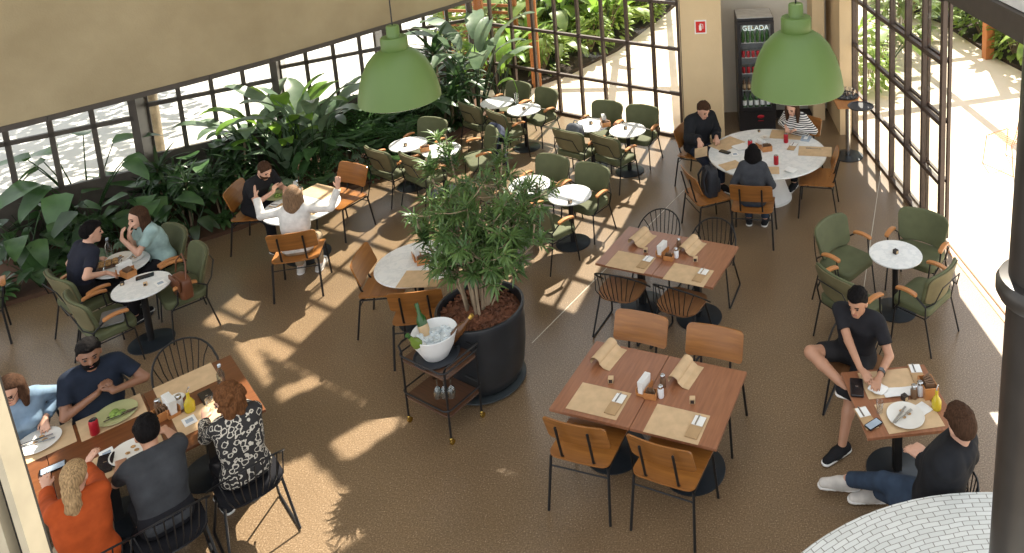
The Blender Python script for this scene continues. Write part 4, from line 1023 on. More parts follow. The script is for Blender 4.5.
tray2 = Kind(mk_tray(.225)); tray2(bp, 0, 'round black tray under the white wine bucket on the bar cart')
BZ = bp + Vector((0, 0, .007)); BS = 1.22
r = thing('wine_bucket', 'white bowl full of ice and wine bottles on the bar cart', 'bucket', BZ); r.scale = (BS,) * 3
mb = MB(); mb.lathe([(0, 0), (.085, 0), (.10, .012), (.150, .11), (.180, .22), (.176, .222), (.145, .115), (.09, .03), (0, .025)], 48, cap=False); obj('bowl', mb, 'bowl_white', r)
R = random.Random(2); mb = MB(); mb.lathe([(.155, .15), (0, .155)], 32, cap=False)
for i in range(60): a = R.uniform(0, 6.28); q = .14 * math.sqrt(R.random()); mb.box((q * math.cos(a), q * math.sin(a), .158 + R.uniform(-.005, .01)), (.026, .026, .022), R.uniform(0, 3), R.uniform(-.5, .5))
ic = obj('ice', mb, 'ice', r, smooth=False); ic['kind'] = 'stuff'
b_lime = bottle('bottle_lime', .31, .038, 'paper_white', 'bottle_green', 'wine_bottle'); b_gold = bottle('bottle_brown', .30, .040, None, 'gold_foil', 'wine_bottle'); b_grn = bottle('bottle_green', .31, .038, 'kraft', 'bottle_green', 'wine_bottle')
for kd, x, y, tx, ty, l in ((b_grn, -.075, .05, -.30, .25, 'dark green wine bottle leaning at the back left of the white wine bucket'), (b_lime, -.06, -.055, -.25, -.55, 'lime green wine bottle lying toward the front of the white wine bucket'), (b_gold, .085, .02, .75, .1, 'wine bottle with a gold neck leaning right in the white wine bucket')):
    o = kd(BZ + Vector((x * BS, y * BS, .095)), 0, l, 'bottles in the wine bucket', 1.3); o.rotation_euler = (-ty, tx, 0)
def mk_wineglass():
    r = thing('wine_glass', '', 'glass')
    mb = MB(); mb.lathe([(0, 0), (.032, .002), (.005, .008), (.004, .085), (.025, .105), (.036, .14), (.030, .195), (.028, .195), (.034, .14), (.022, .108), (0, .09)], 18, cap=False); obj('glass_body', mb, 'bottle_clear', r); return r
wg = Kind(mk_wineglass)
for i, (x, y) in enumerate(((.16, -.185), (.215, -.15), (.27, -.115))):
    o = wg(cart_pt(x, y, .676), 0, 'upside-down wine glass hanging under the top shelf of the bar cart, %s from the left' % ORD[i], 'wine glasses under the bar cart', 1.12); o.rotation_euler = (PI, 0, 0)

# ---------------------------------------------------------------- things on the tables
def one(name, cat, parts, base=None):
    def mk():
        r = thing(name, '', cat)
        for pn, m, fn, kw in parts:
            mb = MB(); fn(mb); obj(pn, mb, m, r, **kw)
        return r
    return Kind(mk)
FL = dict(smooth=False)
mat_k = one('placemat', 'placemat', [('sheet', 'kraft', lambda b: b.box((0, 0, .0012), (.42, .29, .0016)), FL)])
mat_s = one('placemat', 'placemat', [('sheet', 'kraft', lambda b: b.box((0, 0, .0012), (.26, .20, .0016)), FL)])
sleeve = one('cutlery_sleeve', 'cutlery sleeve', [('pouch', 'kraft_dark', lambda b: b.box((0, 0, .0065), (.095, .22, .007)), dict(smooth=False, bevel=.002)), ('napkin', 'paper_white', lambda b: b.box((.002, .055, .0122), (.085, .09, .004)), FL), ('fork', 'steel', lambda b: b.box((-.01, .06, .0155), (.012, .10, .002)), FL)])
def _roll(b):
    pts = []
    for i in range(15):
        a = -.15 * PI + 1.35 * PI * i / 14; pts.append((.048 * math.cos(a) - .0, .042 + .040 * math.sin(a)))
    pts = [(.15, .002), (.09, .004)] + pts[1:]
    n = len(pts); vs = []
    for y in (-.15, .15):
        for x, z in pts: vs.append((x - .03, y, max(z, .002)))
        for x, z in reversed(pts): vs.append((x - .03 - .0015, y, max(z, .002) + .0015))
    k = 2 * n
    b.add(vs, [(i, (i + 1) % k, k + (i + 1) % k, k + i) for i in range(k)])
menu = one('rolled_menu', 'menu', [('sheet', 'kraft', _roll, dict(smooth=False))])
napk = one('napkin_holder', 'napkin holder', [('napkins', 'paper_white', lambda b: [b.box((-.018 + .006 * i, 0, .06), (.005, .13, .115), 0, 0, .02 * (i - 3)) for i in range(7)], FL), ('holder', 'orange_wood', lambda b: [b.box((0, 0, .012), (.07, .14, .02)), b.box((-.036, 0, .035), (.006, .14, .05)), b.box((.036, 0, .035), (.006, .14, .05))], FL)])
caddy = one('condiment_caddy', 'caddy', [('box', 'orange_wood', lambda b: [b.box((0, 0, .006), (.12, .09, .012)), b.box((-.057, 0, .035), (.007, .09, .058)), b.box((.057, 0, .035), (.007, .09, .058)), b.box((0, -.042, .035), (.107, .006, .058)), b.box((0, .042, .035), (.107, .006, .058))], dict(smooth=False, bevel=.002)),
                                ('sachets', 'pepper', lambda b: [b.box((-.035 + .012 * i, 0, .05), (.006, .06, .06), .1 * i, 0, .1 * (i % 3 - 1)) for i in range(7)], FL)])
def shaker(m): return one(dict(salt='salt_shaker', pepper='pepper_shaker')[m], 'shaker', [('jar', m, lambda b: b.lathe([(.022, 0), (.024, .01), (.024, .065), (.018, .08)], 16), {}), ('lid', 'steel', lambda b: b.lathe([(.019, .078), (.020, .096), (.014, .102)], 16), {})])
salt = shaker('salt'); peppr = shaker('pepper')
cube = one('number_cube', 'table marker', [('block', 'kraft', lambda b: b.box((0, 0, .021), (.042, .042, .042), .3), dict(smooth=False, bevel=.003)), ('dark_face', 'dark_shelf', lambda b: b.box((0.006, -.021, .021), (.028, .004, .028), .3), FL)])
dcube = one('number_cube', 'table marker', [('block', 'dark_shelf', lambda b: b.box((0, 0, .021), (.042, .042, .042), .3), dict(smooth=False, bevel=.003)), ('pale_face', 'kraft', lambda b: b.box((0.006, -.021, .021), (.026, .004, .026), .3), FL)])
phone = one('smartphone', 'phone', [('phone_body', 'phone_black', lambda b: b.panel(.075, .155, .009, .012, lambda x, y, z: (x, y, .0055 + z)), {}), ('screen', 'phone_black', lambda b: b.box((0, 0, .0105), (.068, .145, .001)), FL)])
phone_b = one('smartphone', 'phone', [('phone_body', 'phone_black', lambda b: b.panel(.075, .155, .009, .012, lambda x, y, z: (x, y, .0055 + z)), {}), ('lit_screen', 'screen_blue', lambda b: b.box((0, 0, .0105), (.062, .135, .001)), FL)])
card = one('white_card', 'card', [('card', 'paper_white', lambda b: b.box((0, 0, .002), (.085, .11, .003)), FL), ('printed_square', 'screen_blue', lambda b: b.box((0, 0, .0042), (.05, .05, .001)), FL)])
tissue = one('paper_napkin', 'napkin', [('napkin', 'paper_white', lambda b: b.panel(.15, .13, .004, .01, lambda x, y, z: (x, y, .008 + z + .006 * math.sin(x * 40) * math.cos(y * 33))), {})])
plate = one('plate', 'plate', [('dish', 'plate_white', lambda b: b.lathe([(0, 0), (.075, 0), (.135, .018), (.133, .021), (.078, .006), (0, .006)], 40, cap=False), {}), ('food_scraps', 'food', lambda b: [b.ball((.03 * math.cos(i * 2.1), .035 * math.sin(i * 2.1) + .02, .011), (.018, .014, .006), 8, 6) for i in range(5)], {})])
plate_f = one('plate', 'plate', [('dish', 'plate_green', lambda b: b.lathe([(0, 0), (.08, 0), (.145, .018), (.143, .021), (.083, .006), (0, .006)], 40, cap=False), {}), ('salad', 'food_green', lambda b: [b.ball((.035 * math.cos(i * 2.4) * (i % 3) * .6, .035 * math.sin(i * 2.4) * (i % 3) * .6, .016 + .006 * (i % 2)), (.028, .022, .014), 8, 6) for i in range(9)], {})])
fork = one('fork', 'cutlery', [('handle', 'steel', lambda b: b.box((0, -.03, .003), (.010, .13, .003)), FL), ('tines', 'steel', lambda b: [b.box((-.009 + .006 * i, .07, .003), (.003, .07, .002)) for i in range(4)], FL)])
knife = one('knife', 'cutlery', [('handle', 'steel', lambda b: b.box((0, -.05, .003), (.012, .10, .004)), FL), ('blade', 'steel', lambda b: b.box((.001, .05, .003), (.016, .11, .002)), FL)])
oilb = one('oil_bottle', 'bottle', [('glass_body', 'oil', lambda b: b.lathe([(.03, 0), (.036, .01), (.036, .07), (.02, .10), (.011, .115), (.011, .15)], 18), {}), ('pourer', 'steel', lambda b: b.tube([(0, 0, .148), (0, 0, .17), (.015, 0, .195)], .005, 8), {})])
water = one('water_bottle', 'bottle', [('glass_body', 'bottle_clear', lambda b: b.lathe([(.03, 0), (.033, .01), (.033, .12), (.013, .16), (.012, .185)], 18), {}), ('cap', 'screen_blue', lambda b: b.lathe([(.014, .183), (.014, .205)], 12), {})])
wallet = one('wallet', 'wallet', [('cover', 'phone_black', lambda b: b.panel(.10, .19, .020, .012, lambda x, y, z: (x, y, .011 + z)), dict(bevel=.004)), ('clasp', 'steel', lambda b: b.box((.0, .0, .023), (.02, .012, .003)), FL)])
bags = one('food_wrapper', 'wrapper', [('paper', 'paper_white', lambda b: b.panel(.13, .11, .006, .02, lambda x, y, z: (x, y, .02 + z + .014 * math.sin(x * 50 + y * 30))), {})])
boxb = one('tissue_pack', 'tissue pack', [('pack', 'screen_blue', lambda b: b.panel(.12, .16, .018, .015, lambda x, y, z: (x, y, .010 + z)), dict(bevel=.004)), ('flap', 'paper_white', lambda b: b.box((0, 0, .0205), (.05, .09, .002)), FL)])
board = one('serving_board', 'board', [('board', 'walnut', lambda b: b.panel(.30, .19, .014, .03, lambda x, y, z: (x, y, .008 + z)), dict(bevel=.003)), ('food', 'food', lambda b: [b.ball((-.09 + .06 * (i % 4), -.045 + .045 * (i // 4), .024), (.030, .024, .013), 8, 6) for i in range(12)], {})])
tumb = Kind(mk_tumbler)
def put(kind, px, rz, lab, grp=None, dz=.0015, z=TZ, sc=None):
    sc = sc or 1.0; sc = tuple(q * 1.17 for q in ((sc,) * 3 if isinstance(sc, (int, float)) else sc)); return kind(at(px[0], px[1], z) + Vector((0, 0, dz)), rz, lab, grp, sc)
for T, ang, nm, mats, menus, slv, nap, cad, sa, pe, cubes in (
    (TA, AA, 'nearer', [(598.9, 401), (677, 424)], [(607, 357), (684, 375)], [(616, 405), (696, 428)], (644.5, 391), (651, 397), (661, 397), (656, 391), [(611, 382), (692.5, 402.5)]),
    (TB, AB_, 'farther', [(630.7, 262), (688.5, 275)], [(641, 240), (691, 248)], [(645.5, 263), (701, 276)], (662.5, 254), (669, 259.5), (676.5, 257.5), (672, 253), [(645.7, 252), (695.5, 261)])):
    for i, s_ in enumerate(('left', 'right')):
        put(mat_k, mats[i], ang, 'kraft placemat at the near %s seat of the %s wooden table pair' % (s_, nm), 'kraft placemats')
        put(sleeve, slv[i], ang - .04, 'kraft cutlery sleeve with napkin at the near %s seat of the %s wooden table pair' % (s_, nm), 'cutlery sleeves', .004)
        put(menu, menus[i], ang - .12, sc=.92, lab= 'curled kraft menu at the far %s seat of the %s wooden table pair' % (s_, nm), grp='curled menus')
        put(cube, cubes[i], ang, 'small number cube on the %s half of the %s wooden table pair' % (s_, nm), 'number cubes')
    put(napk, nap, ang - .1, 'white napkins in a holder on the %s wooden table pair' % nm, 'napkin holders'); put(caddy, cad, ang + .1, 'small wooden caddy of sachets on the %s wooden table pair' % nm, 'condiment caddies', sc=.8)
    put(salt, sa, 0, 'white salt shaker on the %s wooden table pair' % nm, 'shakers'); put(peppr, (pe[0] + 7, pe[1] - 5), 0, 'pepper shaker on the %s wooden table pair' % nm, 'shakers')
GB = 'things on the table of the two men'
put(mat_k, (889.6, 383.5), AR, 'kraft placemat before the man in the black shirt', 'kraft placemats'); put(mat_k, (909, 415.5), AR + .05, 'kraft placemat before the man in the black jacket and jeans', 'kraft placemats')
put(sleeve, (917, 375), AR - .1, 'kraft cutlery sleeve at the far right corner of the two men\'s table', 'cutlery sleeves', .004); put(sleeve, (866, 419), AR + .15, 'kraft cutlery sleeve at the near left corner of the two men\'s table', 'cutlery sleeves')
put(wallet, (856.8, 389), AR - .25, 'black folded wallet at the left end of the two men\'s table'); put(bags, (878, 391), .4, 'crumpled white wrapper before the man in the black shirt', None, .003)
put(phone_b, (873.5, 426), AR + .5 + PI / 2, 'phone with a lit screen on the sleeve of the two men\'s table', None, .012, sc=.85); put(tumb, (879.7, 413), 0, 'clear tumbler on the two men\'s table', None, sc=.8)
put(plate, (905.5, 417.5), 0, 'white plate with scraps before the man in the black jacket and jeans', None, .004); o = put(knife, (899, 418), -.7, 'knife laid across the plate of the man in the black jacket and jeans', None, .028); o = put(fork, (903, 419.5), -.9, 'fork laid across the plate of the man in the black jacket and jeans', None, .028)
put(tissue, (922, 410), .6, 'small white paper napkin right of the plate on the two men\'s table', None, .004, sc=.8); put(tissue, (899, 393), .1, 'long white napkin before the shakers on the two men\'s table', None, .004, sc=(1.6, .7, 1))
put(caddy, (928, 393), PI / 2 + AR, 'wooden caddy of sachets on the two men\'s table', 'condiment caddies', sc=(1.3, 1.2, 1.5)); put(salt, (920, 395), 0, 'white salt shaker on the two men\'s table', 'shakers', sc=1.15); put(peppr, (914, 398), 0, 'pepper shaker on the two men\'s table', 'shakers', sc=1.1); put(oilb, (936.4, 409), .5, 'small bottle of yellow oil on the two men\'s table'); put(dcube, (904.6, 400), .2, 'dark number cube on the two men\'s table', 'number cubes')
# large round table
put(mat_k, (727, 144), .75, 'kraft placemat before the man in the black jacket at the large round table', 'kraft placemats'); put(mat_s, (731, 165.5), .5, 'small kraft menu at the near left of the large round table', 'kraft placemats'); put(mat_s, (768.6, 170.5), -.1, 'kraft placemat before the woman in the grey jacket', 'kraft placemats'); put(mat_k, (815, 151.5), -.2, 'kraft placemat at the empty right seat of the large round table', 'kraft placemats'); put(mat_k, (786, 134.8), -.25, 'kraft placemat before the woman in the striped top', 'kraft placemats')
put(phone, (724.8, 152.4), .9, 'black phone left on the large round table'); put(card, (735, 154.4), .2, 'pale card beside the black phone on the large round table'); put(tissue, (741, 147.5), .6, 'white napkin left of the cans on the large round table', sc=1.3)
put(can, (750.3, 149), 0, 'red can behind the head of the woman in the grey jacket', 'red cans on tables'); put(can, (786, 142.5), 0, 'red can before the woman in the striped top', 'red cans on tables'); put(can, (776.2, 164.5), 0, 'red can at the near middle of the large round table', 'red cans on tables')
put(napk, (761, 148), .5, 'white napkins in a holder at the middle of the large round table', 'napkin holders'); put(caddy, (766.5, 150.5), .2, 'wooden caddy at the middle of the large round table', 'condiment caddies', sc=1.1); put(bags, (790.5, 171.5), .3, 'crumpled dark-printed wrapper at the near edge of the large round table', sc=1.1); put(sleeve, (792.5, 147), -.4, 'cutlery sleeve right of the can on the large round table', 'cutlery sleeves'); put(boxb, (806, 139.2), -.4, 'pale blue tissue pack on the large round table'); put(fork, (814, 149), 1.3, 'fork on the placemat at the empty right seat', dz=.004)
put(dcube, (759, 132), 0, 'small dark cube at the far side of the large round table', 'number cubes', sc=.7); put(plate, (764.8, 137.8), 0, 'small white saucer at the far side of the large round table', sc=.5)
# table of the man in black and the woman in white
put(plate_f, (278, 196.3), 0, 'green-rimmed plate of salad before the man in the black T-shirt'); put(mat_k, (319.5, 191.5), -.45, 'kraft placemat at the empty side of the table of the woman in white', 'kraft placemats'); put(sleeve, (279.5, 206), 1.3, 'cutlery sleeve at the near left of the table of the woman in white', 'cutlery sleeves'); put(tumb, (301.4, 195.5), 0, 'tumbler on the table of the woman in white', sc=.9); put(water, (298.5, 193), 0, 'clear water bottle on the table of the woman in white', sc=.8); put(phone, (319, 210.5), -.8, 'phone beside the right arm of the woman in white'); put(napk, (296, 191), .4, 'white napkins in a holder on the table of the woman in white', 'napkin holders', sc=.9); put(mat_s, (306, 211.5), .1, 'kraft menu before the woman in white', 'kraft placemats')
# table left of the potted tree
put(napk, (417, 259), .5, 'white napkins in a holder on the round table left of the potted tree', 'napkin holders'); put(caddy, (423.5, 263), .3, 'wooden caddy on the round table left of the potted tree', 'condiment caddies'); put(salt, (430, 260), 0, 'salt shaker on the round table left of the potted tree', 'shakers'); put(mat_k, (419, 279), -.05, 'kraft placemat on the round table left of the potted tree', 'kraft placemats', sc=(.85, 1, 1)); put(sleeve, (436, 281), -.1, 'cutlery sleeve on the round table left of the potted tree', 'cutlery sleeves')
# couple at the left
put(board, (105, 266), .6, 'wooden board of snacks before the man in the navy polo'); put(plate, (119, 259), 0, 'white plate with bread between the couple at the plants', sc=.9); put(plate, (132, 259.5), 0, 'white plate before the woman in the teal top', sc=.8); put(water, (110, 256), 0, 'clear bottle at the far edge of the couple\'s table'); put(caddy, (129, 276), -.5, 'wooden napkin caddy between the couple\'s two tables', 'condiment caddies', sc=1.05, z=.73); put(napk, (125.5, 273), -.5, 'white napkins in a holder between the couple\'s two tables', 'napkin holders')
put(phone, (145, 277), -1.0, 'black phone on the round table beside the brown bag'); put(card, (160.4, 283.3), .9, 'white card with a printed square beside the brown bag'); put(cube, (145.6, 285.5), .2, 'number cube on the round table beside the brown bag', 'number cubes', sc=.8); put(dcube, (122.5, 285), .2, 'dark number cube at the left of the table beside the brown bag', 'number cubes', sc=.8); put(fork, (104, 270), .6, 'fork on the snack board of the man in the navy polo', dz=.022)
# long table
put(mat_k, (187, 384), .76, 'kraft placemat at the empty seat of the long table', 'kraft placemats'); put(mat_k, (112, 417), .76, 'kraft placemat before the man in the navy T-shirt', 'kraft placemats'); put(mat_k, (39, 447), .76, 'kraft placemat before the woman in the denim shirt', 'kraft placemats'); put(mat_k, (207, 413), .76, 'kraft placemat before the woman in the patterned blouse', 'kraft placemats'); put(mat_k, (129, 455), .76, 'kraft placemat before the man in the dark grey T-shirt', 'kraft placemats')
put(plate_f, (116.3, 415), 0, 'green plate with salad scraps before the man in the navy T-shirt', dz=.004); put(fork, (122, 416), -1.0, 'fork across the plate of the man in the navy T-shirt', dz=.028); put(knife, (120, 418.5), -.9, 'knife across the plate of the man in the navy T-shirt', dz=.028); put(plate, (39, 443.5), 0, 'white plate before the woman in the denim shirt', dz=.004, sc=1.05); put(fork, (38, 446), -1.1, 'fork across the plate of the woman in the denim shirt', dz=.028); put(knife, (36, 443), -1.0, 'knife across the plate of the woman in the denim shirt', dz=.028); put(plate, (131, 453.5), 0, 'white plate before the man in the dark grey T-shirt', dz=.004)
put(can, (95.5, 434), 0, 'red can beside the plate of the man in the navy T-shirt', 'red cans on tables'); put(napk, (171, 413), .9, 'tall white napkins in a holder on the long table', 'napkin holders', sc=1.15); put(caddy, (164, 417), .8, 'wooden caddy on the long table', 'condiment caddies', sc=1.1); put(salt, (180, 409), 0, 'salt shaker beside the oil bottle on the long table', 'shakers', sc=1.2); put(peppr, (159, 412), 0, 'pepper shaker behind the caddy on the long table', 'shakers', sc=1.1); put(oilb, (190.5, 411), .3, 'bottle of yellow oil on the long table', sc=1.05)
put(card, (189.5, 421), .8, 'white card near the oil bottle on the long table'); put(card, (107, 454), .8, 'white card beside the hand of the woman in the orange sweater'); put(wallet, (105.5, 465), .5, 'black wallet beside the arm of the man in the dark grey T-shirt'); put(wallet, (207, 398), .8, 'black wallet behind the woman in the patterned blouse', sc=.9); put(phone_b, (53, 469), -.9, 'phone with a lit screen beside the woman in the orange sweater'); put(water, (222, 385), 0, 'clear water bottle with a blue cap near the end of the long table', sc=.9); put(plate, (176, 399), 0, 'small white dish of sauce on the long table', sc=.45); put(tumb, (211, 411), 0, 'tumbler before the woman in the patterned blouse', sc=.9)
# number cubes on the lounge tables
for px, l in (((895.6, 253.5), 'by the open door'), ((625.5, 129), 'nearest the tan pier'), ((524, 109.5), 'second from the back window corner'), ((570, 203), 'just right of the potted tree'), ((405.5, 146), 'below the left lamp'), ((591, 124), 'behind the armchair with the backpack')):
    put(dcube, px, .3, 'dark number cube on the small round table %s' % l, 'number cubes')
put(caddy, (425, 151), .4, 'wooden caddy between the round tables below the left lamp', 'condiment caddies'); put(caddy, (606, 126), .3, 'wooden caddy on the sunlit tables before the back window', 'condiment caddies'); put(napk, (604, 123), .3, 'white napkins in a holder on the sunlit tables before the back window', 'napkin holders')
# glass vase with a leaf on a back table
r = thing('leaf_vase', 'glass vase with one big leaf on the table by the back window', 'vase', at(517, 103, TZ) + Vector((0, 0, .001)))
mb = MB(); mb.lathe([(0, 0), (.035, 0), (.04, .2), (.038, .2), (.033, .01), (0, .01)], 18, cap=False); obj('glass_body', mb, 'drinking_glass', r); mb = MB(); mb.tube([(0, 0, .02), (.02, .01, .25), (-.03, 0, .45)], .006); blade(mb, (-.03, 0, .45), (-.6, -.4, .4), (0, 0, 1), .34, .17, heart, 1.2, 7, .15); obj('leaf', mb, 'leaf_lime', r)

# ---------------------------------------------------------------- bags and clothes on chairs
def bag_body(w, d, h, taper=.85, puff=.12):
    mb = MB()
    def f(x, y, z):
        t = z / h + .5; k = (1 - (1 - taper) * t) * (1 + puff * math.sin(PI * min(max(t, 0), 1)))
        return (x * k, y * k, z + h / 2 - .03 * (x / w * 2) ** 2 * t)
    n = 6; vs = []; L = 10
    ring = [(math.copysign(abs(math.cos(a)) ** .45, math.cos(a)) * w / 2, math.copysign(abs(math.sin(a)) ** .45, math.sin(a)) * d / 2) for a in [2 * PI * i / 24 for i in range(24)]]
    rows = [(.75, -.5), (.97, -.46)] + [(1, -.4 + .8 * i / 6) for i in range(7)] + [(.95, .45), (.7, .5)]
    for s_, z in rows:
        for x, y in ring: vs.append(f(x * s_, y * s_, z * h))
    k = 24; fs = [(i * k + j, i * k + (j + 1) % k, (i + 1) * k + (j + 1) % k, (i + 1) * k + j) for i in range(len(rows) - 1) for j in range(k)]
    fs += [tuple(range(k - 1, -1, -1)), tuple((len(rows) - 1) * k + j for j in range(k))]
    return mb.add(vs, fs)
def backpack(lab, loc, rz, m, tilt=0):
    r = thing('backpack', lab, 'bag', loc, rz); r.rotation_euler = (tilt, 0, rz)
    obj('main_pouch', bag_body(.30, .17, .42), m, r)
    mb = bag_body(.22, .07, .20); mb.xf(Matrix.Translation((0, .10, .06))); obj('front_pocket', mb, m, r)
    for sx in (-1, 1): mb = MB(); mb.tube([(sx * .07, -.08, .40), (sx * .09, -.14, .28), (sx * .10, -.11, .10), (sx * .12, -.08, .04)], .016, 6); obj('shoulder_strap', mb, m, r)
    mb = MB(); mb.tube([(-.04, 0, .41), (-.03, 0, .46), (.03, 0, .46), (.04, 0, .41)], .009, 6); obj('grab_handle', mb, m, r)
backpack('black backpack standing on a plywood chair at the large round table', (.24, 10.63, .505), rz_of((.93, .38)), 'bag_black', -.1)
q = at(570, 150, .53); backpack('grey backpack on the seat of an armchair by the sunlit tables', (q.x + .02, q.y + .03, .53), 2.6, 'bag_grey', .35)
q = at(183, 296, .53); r = thing('leather_bag', 'brown leather shoulder bag standing on a green armchair', 'bag', (q.x, q.y + .02, .53), -.65)
mb = bag_body(.32, .13, .27, .92, .06); obj('pouch', mb, 'leather_brown', r); mb = MB(); mb.panel(.29, .15, .012, .03, lambda x, y, z: (x, -.075 - z, .185 + y)); obj('flap', mb, 'leather_brown', r); mb = MB(); mb.tube([(-.14, 0, .25), (-.12, .02, .40), (-.02, .05, .50), (.08, .04, .42), (.14, 0, .25)], .009, 6); obj('strap', mb, 'leather_brown', r)
q = at(113, 318, .53); r = thing('grey_folder', 'flat grey folder lying on the seat of a green armchair', 'folder', (q.x, q.y, .535), .5)
mb = MB(); mb.panel(.24, .33, .014, .02, lambda x, y, z: (x, y, z + .008)); obj('cover', mb, 'laptop_grey', r, bevel=.003); mb = MB(); mb.box((0, 0, .016), (.18, .008, .004)); obj('zip', mb, 'phone_black', r, smooth=False)
JC = None
for o in bpy.data.objects:
    if o.get('label', '').startswith('green armchair with a dark jacket'): JC = o
r = thing('draped_jacket', 'dark navy jacket hanging over the back of a green armchair', 'jacket', JC.location, JC.rotation_euler.z)
path = [(-.205, .60), (-.25, .74), (-.30, .93), (-.345, .965), (-.40, .92), (-.40, .78), (-.39, .60), (-.40, .42), (-.405, .26)]
vs = []; nx = 15
for i, (y, z) in enumerate(path):
    for j in range(nx):
        x = -.29 + .58 * j / (nx - 1); wv = .012 * math.sin(j * 1.9 + i * .5) * (1 if i > 4 else .3)
        vs.append((x * (1 + .08 * math.sin(i)), y + .07 * (x / .29) ** 2 - wv, z - .03 * (x / .29) ** 2 - (.05 * math.sin(j * .7) if i == 8 else 0)))
mb = MB(); mb.add(vs, [(i * nx + j, i * nx + j + 1, (i + 1) * nx + j + 1, (i + 1) * nx + j) for i in range(len(path) - 1) for j in range(nx - 1)])
o = obj('cloth', mb, 'navy_cloth', r); so = o.modifiers.new('thick', 'SOLIDIFY'); so.thickness = .014; so.offset = 1
mb = MB(); mb.tube([(.27, -.36, .86), (.33, -.40, .65), (.32, -.39, .42), (.31, -.40, .22)], [.05, .05, .045, .04], 10); obj('sleeve', mb, 'navy_cloth', r)
